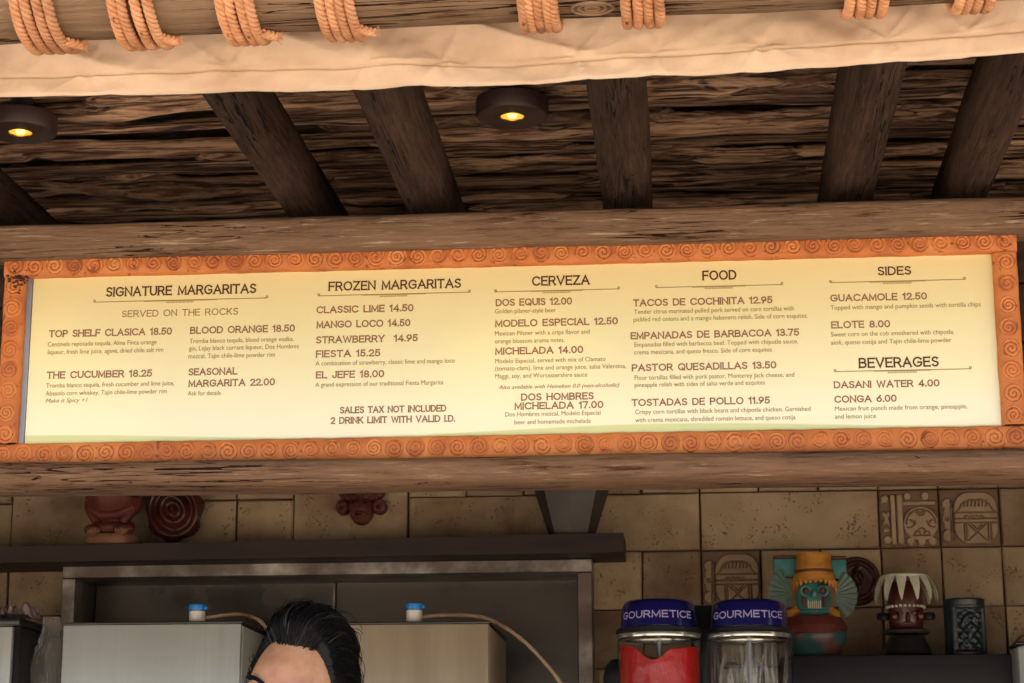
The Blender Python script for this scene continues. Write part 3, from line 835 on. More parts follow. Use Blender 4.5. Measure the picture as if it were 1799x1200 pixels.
# a monoline gothic drawn stroke by stroke (cap height 1, each glyph: advance width, strokes)
def ARC(cx, cy, rx, ry, a0, a1, n=12):
    return [(cx+rx*math.cos(R(a0+(a1-a0)*i/n)), cy+ry*math.sin(R(a0+(a1-a0)*i/n))) for i in range(n+1)]
GL = {
 'A': (.92, [[(0, 0), (.46, 1), (.92, 0)], [(.17, .34), (.75, .34)]]),
 'B': (.74, [[(0, 0), (0, 1), (.42, 1)]+ARC(.42, .765, .25, .235, 90, -90, 8)+[(0, .53)], [(.42, .53)]+ARC(.44, .265, .30, .265, 90, -90, 8)+[(0, 0)]]),
 'C': (.90, [ARC(.5, .5, .5, .5, 42, 318, 20)]),
 'D': (.84, [[(0, 0), (0, 1), (.34, 1)]+ARC(.34, .5, .5, .5, 90, -90, 14)+[(0, 0)]]),
 'E': (.66, [[(.66, 1), (0, 1), (0, 0), (.66, 0)], [(0, .52), (.58, .52)]]),
 'F': (.64, [[(.64, 1), (0, 1), (0, 0)], [(0, .50), (.56, .50)]]),
 'G': (.94, [ARC(.5, .5, .5, .5, 42, 325, 20)+[(.92, .46), (.56, .46)]]),
 'H': (.80, [[(0, 0), (0, 1)], [(.8, 0), (.8, 1)], [(0, .52), (.8, .52)]]),
 'I': (.02, [[(0, 0), (0, 1)]]),
 'J': (.52, [[(.52, 1), (.52, .27)]+ARC(.26, .27, .26, .27, 0, -180, 8)]),
 'K': (.76, [[(0, 0), (0, 1)], [(.72, 1), (0, .38)], [(.26, .60), (.76, 0)]]),
 'L': (.62, [[(0, 1), (0, 0), (.62, 0)]]),
 'M': (.96, [[(0, 0), (.03, 1), (.48, .12), (.93, 1), (.96, 0)]]),
 'N': (.82, [[(0, 0), (0, 1), (.82, 0), (.82, 1)]]),
 'O': (1.0, [ARC(.5, .5, .5, .5, 0, 360, 26)]),
 'P': (.70, [[(0, 0), (0, 1), (.42, 1)]+ARC(.42, .725, .28, .275, 90, -90, 8)+[(0, .45)]]),
 'Q': (1.0, [ARC(.5, .5, .5, .5, 0, 360, 26), [(.58, .30), (.95, -.08)]]),
 'R': (.76, [[(0, 0), (0, 1), (.43, 1)]+ARC(.43, .735, .28, .265, 90, -90, 8)+[(0, .47)], [(.42, .47), (.76, 0)]]),
 'S': (.68, [ARC(.36, .745, .31, .255, 35, 200, 9)+[(.12, .60), (.56, .44)]+ARC(.35, .265, .33, .265, 35, -150, 10)]),
 'T': (.76, [[(0, 1), (.76, 1)], [(.38, 1), (.38, 0)]]),
 'U': (.78, [[(0, 1), (0, .39)]+ARC(.39, .39, .39, .39, 180, 360, 12)+[(.78, 1)]]),
 'V': (.86, [[(0, 1), (.43, 0), (.86, 1)]]),
 'W': (1.24, [[(0, 1), (.31, 0), (.62, .95), (.93, 0), (1.24, 1)]]),
 'X': (.80, [[(0, 0), (.78, 1)], [(.02, 1), (.8, 0)]]),
 'Y': (.82, [[(0, 1), (.41, .45), (.82, 1)], [(.41, .45), (.41, 0)]]),
 'Z': (.74, [[(.02, 1), (.72, 1), (0, 0), (.74, 0)]]),
 '0': (.70, [ARC(.35, .5, .35, .5, 0, 360, 22)]),
 '1': (.30, [[(.0, .78), (.24, 1), (.24, 0)]]),
 '2': (.64, [ARC(.32, .70, .31, .30, 165, -30, 10)+[(.0, 0), (.66, 0)]]),
 '3': (.64, [ARC(.31, .76, .28, .24, 150, -80, 9), [(.24, .53)]+ARC(.31, .265, .33, .265, 85, -155, 10)]),
 '4': (.72, [[(.54, 0), (.54, 1), (0, .28), (.72, .28)]]),
 '5': (.64, [[(.58, 1), (.10, 1), (.05, .50)]+ARC(.31, .32, .33, .32, 130, -150, 11)]),
 '6': (.66, [[(.52, 1), (.12, .5)]+ARC(.33, .32, .33, .32, 150, -210, 16)]),
 '7': (.64, [[(0, 1), (.64, 1), (.22, 0)]]),
 '8': (.66, [ARC(.33, .75, .27, .25, -90, 270, 16), ARC(.33, .255, .33, .255, 90, -270, 16)]),
 '9': (.66, [[(.14, 0), (.54, .5)]+ARC(.33, .68, .33, .32, -30, 330, 16)]),
 '.': (.05, [[(.02, .03), (.03, .03)]]),
}
def ribbon(path, w, y, mb, kx, kz, ox, oz, serif):
    # constant width ribbon in world units with mitred corners
    pts = [Vector((ox+p[0]*kx, oz+p[1]*kz)) for p in path]
    q = [pts[0]]
    for p in pts[1:]:
        if (p-q[-1]).length > 1e-6: q.append(p)
    pts = q; n = len(pts)
    closed = n > 3 and (pts[0]-pts[-1]).length < 1e-5
    V = []
    for i, p in enumerate(pts):
        if closed: a_, b_ = pts[(i-1) % (n-1)], pts[(i+1) % (n-1)]
        else: a_, b_ = pts[max(i-1, 0)], pts[min(i+1, n-1)]
        d0 = (p-a_).normalized() if (p-a_).length > 0 else (b_-p).normalized()
        d1 = (b_-p).normalized() if (b_-p).length > 0 else d0
        m_ = (d0+d1)
        m_ = m_.normalized() if m_.length > .2 else d1
        nn = Vector((-m_.y, m_.x)); c_ = max(.45, abs(nn.dot(Vector((-d0.y, d0.x)))))
        e_ = Vector((0, 0))
        if not closed and i == 0: e_ = -d1*w*.5
        if not closed and i == n-1: e_ = d0*w*.5
        for s_ in (1, -1):
            v = p+nn*(s_*w*.5/c_)+e_
            V.append((v.x, y, v.y))
    mb.add(V, [(2*i, 2*i+1, 2*i+3, 2*i+2) for i in range(n-1)])
    if serif and not closed:
        for p, q_ in ((pts[0], pts[1]), (pts[-1], pts[-2])):
            d = (p-q_).normalized(); t_ = Vector((-d.y, d.x))
            cs = [p+d*w*.5+t_*w*.95, p+d*w*.5-t_*w*.95, p-d*w*.05-t_*w*.55, p-d*w*.05+t_*w*.55]
            mb.add([(c_.x, y-.00001, c_.y) for c_ in cs], [(0, 1, 2, 3)])
def gothic(mb, s, x0, x1, z0, h, y, weight, gap=.31, space=.40, serif=True, double=0.0):
    tot = 0; adv = []
    for ch in s:
        if ch == ' ': adv.append(space); tot += space
        else: adv.append(GL[ch][0]); tot += GL[ch][0]
        tot += gap
    tot -= gap
    w = weight*h
    kx = (x1-x0-w)/tot; kz = h-w
    x = 0; k = 0
    for ch, a_ in zip(s, adv):
        if ch != ' ':
            for st in GL[ch][1]:
                yy_ = y-.00002*(k % 6); k += 1
                if double:
                    ribbon(st, w, yy_, mb, kx, kz, x0+w/2+x*kx-double*h*.5, z0+w/2-double*h*.35, False)
                    ribbon(st, w, yy_-.00001, mb, kx, kz, x0+w/2+x*kx+double*h*.5, z0+w/2+double*h*.35, False)
                else: ribbon(st, w if ch != '.' else w*1.15, yy_, mb, kx, kz, x0+w/2+x*kx, z0+w/2, serif and ch not in '.OQ0')
        x += a_+gap
def caps(name, s, xl, xr, yb, h, mat, weight=.17, serif=True):
    A = P(xl, yb, SHY); B = P(xr, yb-.0215*(xr-xl), SHY)
    mb = MB(); gothic(mb, s, A.x, B.x, A.z, P(xl, yb-h, SHY).z-A.z, SHY-.0005, weight, serif=serif)
    return mb.build(name, mat, pan, smooth=False)
HD, IT, DS = M['ink'], M['ink_item'], M['ink_desc']
heads = [('SIGNATURE MARGARITAS', 186, 450, 521.7, 17, 165, 470, 531), ('FROZEN MARGARITAS', 577, 810, 511.6, 16.5, 559, 826, 520),
         ('CERVEZA', 934.6, 1036, 502.6, 17, 869.6, 1088, 513), ('FOOD', 1234, 1294, 492.8, 17, 1152, 1375, 505.5),
         ('SIDES', 1542, 1601, 484.3, 15.5, 1458, 1695.7, 496.8), ('BEVERAGES', 1509, 1649.5, 647, 18, 1466, 1706, 653)]
for s, a, b, yb, h, r0, r1, ry in heads:
    caps('heading', s, a, b, yb, h, HD, .16)
    A = P(r0, ry, SHY); B = P(r1, ry-.0215*(r1-r0), SHY)
    mb = MB()
    y_ = SHY-.0005
    def q(x0, z0, x1, z1): mb.add([(x0, y_, z0), (x1, y_, z0), (x1, y_, z1), (x0, y_, z1)], [(0, 1, 2, 3)])
    q(A.x, A.z-.0007, B.x, A.z+.0007)
    cx = (A.x+B.x)/2; ww = (B.x-A.x)
    q(cx-ww*.21, A.z-.0016, cx+ww*.21, A.z-.0009)
    for k in range(20): q(cx+(k-10)*.0023, A.z-.0046, cx+(k-10)*.0023+.0012, A.z-.0022)
    for sx, xx in ((1, A.x), (-1, B.x)):
        ring = []
        for k in range(12):
            a_ = 2*math.pi*k/12
            ring.append((xx+math.cos(a_)*.0022+sx*.001, y_, A.z+.0022+math.sin(a_)*.0022))
        for k in range(12):
            a_ = 2*math.pi*k/12
            ring.append((xx+math.cos(a_)*.0010+sx*.001, y_, A.z+.0022+math.sin(a_)*.0010))
        mb.add(ring, [(k, (k+1) % 12, 12+(k+1) % 12, 12+k) for k in range(12)])
    mb.build('rule', M['ink_rule'], pan, smooth=False)
caps('subheading', 'SERVED ON THE ROCKS', 214, 418, 557.7, 11.8, IT, .12)
items = [('TOP SHELF CLASICA 18.50', 86, 302, 593), ('THE CUCUMBER 18.25', 82, 267, 665.7), ('BLOOD ORANGE 18.50', 334, 518, 587),
         ('SEASONAL', 331, 417, 660), ('MARGARITA 22.00', 331, 483, 680.3), ('CLASSIC LIME 14.50', 556, 726.5, 551), ('MANGO LOCO 14.50', 556, 721, 577),
         ('STRAWBERRY  14.95', 555, 734, 603.8), ('FIESTA 15.25', 555, 668, 628.5), ('EL JEFE 18.00', 555, 675, 665.3),
         ('DOS EQUIS 12.00', 871, 1005, 538.3), ('MODELO ESPECIAL 12.50', 870, 1085.6, 575), ('MICHELADA 14.00', 870, 1024.6, 623.6),
         ('DOS HOMBRES', 915.5, 1043, 704.2), ('MICHELADA 17.00', 904, 1060, 720), ('TACOS DE COCHINITA 12.95', 1112.5, 1357, 538.8),
         ('EMPANADAS DE BARBACOA 13.75', 1108, 1404, 596.5), ('PASTOR QUESADILLAS 13.50', 1110, 1364, 652.7), ('TOSTADAS DE POLLO 11.95', 1110, 1352.7, 714),
         ('GUACAMOLE 12.50', 1459, 1628.7, 530.3), ('ELOTE 8.00', 1460.5, 1564, 577.4), ('DASANI WATER 4.00', 1465, 1650.7, 682.7), ('CONGA 6.00', 1466, 1575.4, 708)]
for s, a, b, yb in items: caps('menu_item', s, a, b, yb, 12.6, IT, .17)
for s, a, b, yb in (('SALES TAX NOT INCLUDED', 597, 784, 726.8), ('2 DRINK LIMIT WITH VALID I.D.', 581, 800, 745.2)): caps('notice', s, a, b, yb, 12.0, IT, .17)
descs = [('Centinela reposado tequila. Alma Finca orange', 84, 275, 609), ('liqueur, fresh lime juice, agave, dried chile salt rim', 84, 287, 622.7),
         ('Tromba blanco tequila, fresh cucumber and lime juice,', 81, 306, 681.5), ('Abasolo corn whiskey, Tajin chile-lime powder rim', 80, 293, 695.3),
         ('Tromba blanco tequila, blood orange vodka,', 333, 516, 603.3), ('gin, LeJay black currant liqueur, Dos Hombres', 332, 525, 616.3),
         ('mezcal, Tajin chile-lime powder rim', 331, 483, 630), ('Ask for details', 330, 388, 695.2),
         ('A combination of strawberry, classic lime and mango loco', 554.5, 799, 642.6), ('A grand expression of our traditional Fiesta Margarita', 554, 779, 680),
         ('Golden pilsner-style beer', 870, 977, 551), ('Mexican Pilsner with a crips flavor and', 869.6, 1036, 590), ('orange blossom aroma notes.', 869.6, 992, 603.6),
         ('Modelo Especial, served with mix of Clamato', 870, 1064, 638.5), ('(tomato-clam), lime and orange juice, salsa Valentina,', 870, 1100, 651.5),
         ('Maggi, soy, and Worcestershire sauce', 870, 1032, 665), ('Dos Hombres mezcal, Modelo Especial', 887.6, 1055, 732), ('beer and homemade michelada', 904, 1038, 745.6),
         ('Tender citrus marinated pulled pork served on corn tortillas with', 1114, 1395, 552), ('pickled red onions and a mango habanero relish. Side of corn esquites.', 1113, 1419, 565.3),
         ('Empanadas filled with barbacoa beef. Topped with chipotle sauce,', 1114.5, 1402, 609.6), ('crema mexicana, and queso fresco. Side of corn esquites', 1114, 1356, 623),
         ('Flour tortillas filled with pork pastor, Monterey Jack cheese, and', 1115, 1395.5, 667.7), ('pineapple relish with sides of salsa verde and esquites', 1115, 1344, 680.3),
         ('Crispy corn tortillas with black beans and chipotle chicken. Garnished', 1116, 1424, 727.8), ('with crema mexicana, shredded romain lettuce, and queso cotija', 1116, 1397.6, 742),
         ('Topped with mango and pumpkin seeds with tortilla chips', 1459, 1723, 544.5), ('Sweet corn on the cob smothered with chipotle', 1460, 1674.5, 591.6),
         ('aioli, queso cotija and Tajin chile-lime powder', 1460, 1671.6, 605.8), ('Mexican fruit punch made from orange, pineapple,', 1467, 1699.5, 722), ('and lemon juice', 1467, 1539, 735.8)]
for s, a, b, yb in descs: letter('description', s, a, b, yb, 7.9, DS, 0)
letter('description', 'Make it Spicy +1', 80, 154, 707.7, 7.2, DS, 0, .3)
letter('description', 'Also available with Heineken 0.0 (non-alcoholic)', 876, 1088, 683.8, 6.6, IT, 0, .3)

# ------------------------------------------------------------------ tiled back wall
WY = 1.90
TP, TX0, TZ0 = .1475, .0175, 2.148
wall = empty('tiled_wall', (-.3, WY, .26), 'tan stone tiled back wall inside the kiosk behind the shelf', 'wall')
MB().box((-3.15, WY+.008, .26), (2.55, WY+.14, 2.79)).build('mortar', M['grout'], wall, smooth=False)
PITCH_Z = .1455
def tile(c0, c1, r0, r1, seed):
    x0 = TX0+c0*TP+.0022; x1 = TX0+c1*TP-.0022
    z0 = TZ0+r0*PITCH_Z+.0018; z1 = TZ0+r1*PITCH_Z-.0018
    rn = random.Random(seed)
    j = lambda: rn.uniform(-.0014, .0014)
    yo = WY-.004+rn.uniform(-.0035, .0015)
    mb = MB(); b = .004
    def q(ox, oz, y_): return [(x0+ox+j(), y_, z0+oz+j()), (x1-ox+j(), y_, z0+oz+j()), (x1-ox+j(), y_, z1-oz+j()), (x0+ox+j(), y_, z1-oz+j())]
    back = [(x0, WY+.012, z0), (x1, WY+.012, z0), (x1, WY+.012, z1), (x0, WY+.012, z1)]
    V = back+q(0, 0, yo+.004)+q(b*.4, b*.4, yo+.0012)+q(b, b, yo)
    F = []
    for l in range(3):
        for k in range(4): F.append((l*4+k, l*4+(k+1) % 4, l*4+4+(k+1) % 4, l*4+4+k))
    F.append((12, 13, 14, 15))
    mb.add(V, F)
    o = mb.build('tile', M['tile'], wall, angle=30)
    return o
occ = set()
# relief cells and long slabs (columns count from x = TX0, rows from TZ0)
special = {}
def mark(c0, c1, r0, r1):
    for c in range(c0, c1):
        for r_ in range(r0, r1): occ.add((c, r_))
glyph_cells = [(0, 1, 'B'), (3, 2, 'A'), (4, 2, 'B')]
for c, r_, k in glyph_cells: occ.add((c, r_))
# rows: 0 = 2.148.. 2.293 (lower tile row, behind the jars), 1 = 2.293 .. 2.439
glyph_cells = [(0, 0, 'B'), (3, 1, 'A'), (4, 1, 'B')]
occ = set((c, r_) for c, r_, k in glyph_cells)
long_ = [(0, 3, 1, 2), (-2, 0, 1, 2), (-5, -2, 1, 2), (-7, -5, 1, 3), (-12, -9, 1, 3), (-13, -12, 1, 2)]
sd_ = 0
for c0, c1, r0, r1 in long_:
    mark(c0, c1, r0, r1); tile(c0, c1, r0, r1, sd_); sd_ += 1
frieze = [(-9, 2), (-8, 2)]
for c, r_ in frieze: occ.add((c, r_))
for r_ in range(-3, 4):
    c = -20
    while c < 17:
        if (c, r_) in occ: c += 1; continue
        # skip what the steel recess replaces
        zz = TZ0+r_*PITCH_Z; xx = TX0+c*TP
        if r_ <= 0 and -11 <= c <= -3: c += 1; continue
        tile(c, c+1, r_, r_+1, 100+c*17+r_*31); c += 1
# half tiles beside the recess
def halftile(x0, x1, z0, z1):
    c0, c1 = (x0-TX0)/TP, (x1-TX0)/TP; r0, r1 = (z0-TZ0)/PITCH_Z, (z1-TZ0)/PITCH_Z
    tile(c0, c1, r0, r1, int(c0*100+r0*10))
FYf = 1.80
HX0, HX1, HZ1 = P(110, 998, FYf).x, P(1040, 985, FYf).x, (P(115, 997, FYf).z+P(1035, 979, FYf).z)/2
xL = TX0-11*TP; xR = TX0-2*TP
for r_ in range(-3, 1):
    z0 = TZ0+r_*PITCH_Z; z1 = z0+PITCH_Z
    if HX0-xL > .02: halftile(xL, HX0-.004, z0, z1)
    halftile(HX1+.004, xR, z0, z1)
halftile(HX0, HX1, HZ1+.004, TZ0+PITCH_Z)

# carved reliefs
def seg(px, py, ax, ay, bx, by):
    dx_, dy_ = bx-ax, by-ay
    t = max(0, min(1, ((px-ax)*dx_+(py-ay)*dy_)/(dx_*dx_+dy_*dy_+1e-9)))
    return math.hypot(px-ax-dx_*t, py-ay-dy_*t)
def rbox(px, py, cx, cy, hx, hy, r):
    qx, qy = abs(px-cx)-hx+r, abs(py-cy)-hy+r
    return math.hypot(max(qx, 0), max(qy, 0))+min(max(qx, qy), 0)-r
def circ(px, py, cx, cy, r): return math.hypot(px-cx, py-cy)-r
def arcd(px, py, cx, cy, r, a0, a1):
    a = math.degrees(math.atan2(py-cy, px-cx)) % 360
    if a0 <= a <= a1: return abs(math.hypot(px-cx, py-cy)-r)
    return min(math.hypot(px-cx-r*math.cos(R(t)), py-cy-r*math.sin(R(t))) for t in (a0, a1))
def glyphB(u, v):
    px, py = u*330, (1-v)*315
    d = min(rbox(px, py, 198, 162, 122, 143, 85), circ(px, py, 40, 82, 30), circ(px, py, 40, 258, 34), rbox(px, py, 40, 165, 24, 60, 14), circ(px, py, 30, 165, 24))
    gr = 99
    arch = [(80, 132), (100, 118), (120, 80), (160, 62), (235, 62), (272, 82), (292, 118), (314, 132)]
    for a, b in zip(arch, arch[1:]): gr = min(gr, seg(px, py, *a, *b))
    for k in range(7): gr = min(gr, seg(px, py, 138+k*20, 66, 130+k*21, 96))
    gr = min(gr, seg(px, py, 76, 132, 318, 132)+0, seg(px, py, 76, 165, 318, 165), seg(px, py, 76, 187, 318, 187))
    for k in range(4): gr = min(gr, arcd(px, py, 145+k*28, 162, 12, 180, 360))
    for x in (128, 142, 262, 278): gr = min(gr, seg(px, py, x, 190, x, 288))
    gr = min(gr, seg(px, py, 150, 195, 250, 285), seg(px, py, 250, 195, 150, 285), seg(px, py, 165, 190, 200, 222), seg(px, py, 235, 190, 202, 222))
    gr = min(gr, seg(px, py, 58, 60, 52, 280), seg(px, py, 70, 60, 68, 290), circ(px, py, 34, 165, 9) if circ(px, py, 34, 165, 9) > 0 else -circ(px, py, 34, 165, 9))
    return d, gr
def glyphA(u, v):
    px, py = u*330, (1-v)*315
    d = min(circ(px, py, 28, 50, 22), circ(px, py, 36, 278, 23), rbox(px, py, 72, 165, 14, 140, 6), rbox(px, py, 112, 165, 16, 140, 6),
            circ(px, py, 157, 36, 21), circ(px, py, 258, 36, 23), rbox(px, py, 222, 76, 92, 12, 5), circ(px, py, 227, 190, 97),
            circ(px, py, 165, 288, 23), circ(px, py, 227, 292, 23), circ(px, py, 290, 288, 23), seg(px, py, 20, 130, 44, 190)-9, seg(px, py, 44, 130, 20, 190)-9,
            rbox(px, py, 32, 225, 16, 12, 6))
    gr = min(arcd(px, py, 227, 190, 82, 180, 360), arcd(px, py, 227, 118, 24, 0, 180), arcd(px, py, 227, 118, 11, 0, 180),
             arcd(px, py, 165, 190, 20, 270, 360), arcd(px, py, 160, 175, 34, 0, 110), arcd(px, py, 292, 190, 20, 180, 270), arcd(px, py, 296, 175, 34, 70, 180),
             arcd(px, py, 205, 248, 16, 180, 360), arcd(px, py, 230, 235, 20, 180, 360), arcd(px, py, 256, 248, 16, 180, 360), seg(px, py, 180, 256, 278, 256))
    return d, gr
def glyph_mesh(gf, name):
    def h(u, v):
        d, gr = gf(u, v)
        z = .004+.010*sm(3, -4, d)*1.0
        if d < 4: z -= .005*sm(6.5, 2.0, gr)
        e_ = min(u, 1-u, v, 1-v)
        return z-.003*sm(.015, 0, e_)+.0006*nz(u*9, v*9)
    mb = MB(); n = 84
    mb.relief(TP-.005, PITCH_Z-.005, n, n, h, .012)
    k = 0
    for i in range(n):
        for j in range(n):
            d, gr = gf((i+.5)/n, (j+.5)/n)
            if d > 0 or gr < 4.0: mb.m[k] = 1
            k += 1
    return mb.mesh(name, [M['glyph'], M['glyph_groove']], angle=70)
gms = {'A': glyph_mesh(glyphA, 'carved_tile'), 'B': glyph_mesh(glyphB, 'carved_tile')}
for c, r_, k in glyph_cells:
    o = share('carved_tile', gms[k], wall, (TX0+(c+.5)*TP-wall.location.x, -.002, TZ0+(r_+.5)*PITCH_Z-wall.location.z))
    o['label'] = {'A': 'carved tile with bars, dots and a round sun like face', 'B': 'carved tile with a round head and crossed bars'}[k]
def fz(u, v):
    w_ = abs((u*2.5+.25) % 1-.5)*2
    return .004+.007*sm(.16, .05, abs(v-.25-.22*(1-w_)**.5))+.004*sm(.0, .06, v-.9)
fm = MB().relief(TP-.005, PITCH_Z-.005, 50, 40, fz, .012).mesh('carved_tile', M['glyph'], angle=60)
for c, r_ in frieze:
    o = share('carved_tile', fm, wall, (TX0+(c+.5)*TP-wall.location.x, -.002, TZ0+(r_+.5)*PITCH_Z-wall.location.z))
    o['label'] = 'carved border tile with a rope wave'

# steel framed recess
rc = empty('steel_recess', ((HX0+HX1)/2, WY, 1.2), 'tarnished steel framed recess in the tiled wall behind the machines', 'recess')
zin = P(600, 1010, FYf).z; xin0 = P(133, 1017, FYf).x; xin1 = P(1014, 1006, FYf).x
MB().box((HX0, FYf, zin), (HX1, WY+.006, HZ1), .002, 1).build('top_trim', M['steel_old'], rc)
MB().box((HX0, FYf+.001, 1.1), (xin0, WY+.006, zin-.0008), .002, 1).build('side_trim', M['steel_old'], rc)
MB().box((xin1, FYf+.001, 1.1), (HX1, WY+.006, zin-.0008), .002, 1).build('side_trim', M['steel_old'], rc)
# the recess itself pushes back through the mortar: open box built in front of a cut
BD = WY+.08
cx_seam = P(589, 1060, BD).x
for x0, x1 in ((xin0, cx_seam-.002), (cx_seam+.002, xin1)):
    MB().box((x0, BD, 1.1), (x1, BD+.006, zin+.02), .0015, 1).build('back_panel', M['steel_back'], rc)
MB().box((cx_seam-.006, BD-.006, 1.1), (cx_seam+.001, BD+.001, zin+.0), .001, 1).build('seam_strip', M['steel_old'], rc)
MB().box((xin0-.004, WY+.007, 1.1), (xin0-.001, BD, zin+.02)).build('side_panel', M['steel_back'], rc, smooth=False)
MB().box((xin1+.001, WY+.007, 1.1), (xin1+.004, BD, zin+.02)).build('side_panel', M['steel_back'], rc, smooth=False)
MB().box((xin0, WY+.007, zin+.001), (xin1, BD, zin+.004)).build('top_panel', M['black'], rc, smooth=False)
# rebuild the mortar bed as pieces round the recess so that the recess is really open
old = [c for c in wall.children if c.name.startswith('mortar')][0]
bpy.data.objects.remove(old)
mm = MB()
mm.box((-3.15, WY+.008, .26), (xin0-.005, WY+.26, 2.79))
mm.box((xin1+.005, WY+.008, .26), (2.55, WY+.26, 2.79))
mm.box((xin0-.005, WY+.008, zin+.005), (xin1+.005, WY+.26, 2.79))
mm.box((xin0-.005, WY+.008, .26), (xin1+.005, WY+.26, 1.09))
mm.build('mortar', M['grout'], wall, smooth=False)
tag(MB().box((-3.15, WY+.27, .004), (2.55, WY+.4, 2.79)).build('rear_wall', M['plaster'], smooth=False), 'plain plastered outer wall at the back of the kiosk', 'wall')

# long dark shelf
SY = 1.70
sA, sB = P(-300, 967, SY), P(1095, 936, SY)
bA, bB = P(-300, 994, SY), P(1095, 970, SY)
sh = MB()
def slab(x0, x1, ya, yb_, zt0_, zt1_, zb0_, zb1_):
    V = [(x0, ya, zb0_), (x1, ya, zb1_), (x1, yb_, zb1_), (x0, yb_, zb0_), (x0, ya, zt0_), (x1, ya, zt1_), (x1, yb_, zt1_), (x0, yb_, zt0_)]
    return V, [(0, 1, 2, 3), (4, 7, 6, 5), (0, 4, 5, 1), (1, 5, 6, 2), (2, 6, 7, 3), (3, 7, 4, 0)]
sh.add(*slab(sA.x, sB.x, SY, WY-.012, sA.z, sB.z, bA.z, bB.z))
tag(sh.build('long_shelf', M['shelf'], smooth=False), 'long dark brown shelf above the steel recess', 'shelf')
def shelf_z(x): return sA.z+(sB.z-sA.z)*(x-sA.x)/(sB.x-sA.x)

# dark tapered pot on the shelf
c = P(1005, 932, 1.775); zt_ = 2.56
zs = shelf_z(c.x)+.001
mb = MB().lathe([(.001, 0), (.054, 0), (.056, .004), (.093, .12), (.115, .20), (.112, .20), (.09, .12), (.052, .01), (.001, .01)], 8, (c.x, 1.775, zs))
tag(mb.build('tapered_pot', M['pewter'], angle=25), 'dark faceted pot tapering to its foot at the right end of the long shelf', 'pot')

# seated clay figure on the shelf
c = P(199, 945, 1.772); zs = shelf_z(c.x)+.001
t = empty('clay_figurine', (c.x, 1.772, zs), 'seated terracotta figurine with a red mantle at the left of the long shelf', 'figurine')
px_ = 4.9/3590
MB().lathe([(.001, 0), (.058, 0), (.066, .006), (.067, .018), (.06, .028), (.03, .034), (.001, .035)], 28, wob=lambda a, z: 1+.04*nz(math.cos(a)*2, math.sin(a)*2, z*20)).local('base', M['clay_tan'], t)
MB().ell((-.040, -.036, .042), (.026, .02, .013)).ell((.034, -.036, .042), (.03, .02, .014)).ell((0, -.02, .046), (.05, .03, .018)).local('crossed_legs', M['redcloth'], t)
for sx in (-1, 1):
    mb = MB()
    for k in range(4): mb.ell((sx*(.026+k*.0065)-.002, -.058+.002*k, .036-.001*k), (.0042, .007, .008-.0008*k), 10, 8)
    mb.ell((sx*.036, -.048, .036), (.016, .012, .010))
    mb.local('foot', M['clay_tan'], t)
    MB().tube([(sx*.060, -.01, .125), (sx*.060, -.02, .10), (sx*.044, -.036, .075), (sx*.032, -.040, .058)], lambda u: .013-.003*u, 10).local('arm', M['redcloth'], t)
MB().lathe([(.001, .03), (.040, .034), (.034, .058), (.046, .078), (.068, .10), (.072, .12), (.04, .145), (.018, .155)], 24).local('torso', M['redcloth'], t)
MB().ell((0, 0, .055), (.056, .028, .018)).tube([(-.05, -.03, .095), (-.02, -.045, .075), (.02, -.045, .078), (.055, -.03, .098)], .012, 10).local('mantle', M['redcloth'], t)
hd = MB().ell((0, -.005, .185), (.032, .034, .036), fn=lambda d: 1+.12*math.exp(-((d.x/.15)**2+((d.z+.1)/.25)**2))*(d.y < 0)).local('head', M['clay_tan'], t)
MB().ell((0, .004, .205), (.036, .036, .022)).local('headband', M['redcloth'], t)

# maroon ringed disc leaning beside it
c = P(300, 893, 1.80)
mb = MB()
def disc(u, v):
    r_ = math.hypot(u-.5, (v-.5))*2
    a = math.atan2(v-.5, u-.5)
    edge = 1+.06*math.sin(a*7)+.05*nz(math.cos(a)*2, math.sin(a)*2)
    if r_ > edge*.93: return -1
    return .012+.008*math.cos(r_*16+.5*math.sin(a*2))+.012*(1-r_)
mb.relief(.155, .17, 56, 60, disc, .012, cut=0)
o = mb.local('ringed_shell', M['maroon_gloss'], None, (c.x, 1.84, c.z))
tag(o, 'dark maroon shell shaped disc with concentric rings beside the seated figurine', 'ornament')

# maroon face on the wall
c = P(634, 880, WY-.03)
def face(u, v):
    x, y_ = (u-.5)*2, (v-.5)*2      # y up
    h = -1
    def up(cx, cy, rx, ry, hh_, p=.5):
        nonlocal h
        q_ = 1-((x-cx)/rx)**2-((y_-cy)/ry)**2
        if q_ > 0: h = max(h, hh_*q_**p)
    up(0, -.18, .46, .78, .042)
    up(0, .55, .86, .5, .036, .35)
    up(0, .72, .60, .30, .05, .4)
    up(-.70, -.12, .27, .36, .022, .3); up(.70, -.12, .27, .36, .022, .3)
    if h > 0:
        for s_ in (-1, 1):
            d_ = math.hypot((x-s_*.70)/.8, (y_+.16))
            h -= .016*sm(.13, .07, d_)
            d_ = math.hypot((x-s_*.2), (y_-.02)*1.5)
            h += .006*math.exp(-((d_-.13)/.035)**2)-.008*sm(.08, .03, d_)
        h += .016*math.exp(-(x/.08)**2)*sm(-.36, -.2, y_)*sm(.12, -.1, y_)
        h += .008*math.exp(-((math.hypot(x/.2, (y_+.55)/.1)-1)/.3)**2)-.01*sm(1, .6, math.hypot(x/.15, (y_+.55)/.05))
        if y_ > .2: h += .005*math.sin(x*34)*sm(.2, .35, y_)
    return h
o = MB().relief(.134, .108, 76, 84, face, .018, cut=0).local('wall_mask', M['maroon'], None, (c.x, WY-.022, c.z-.008), angle=70)
tag(o, 'maroon clay face mask with round ear discs hung on the tiles', 'mask')

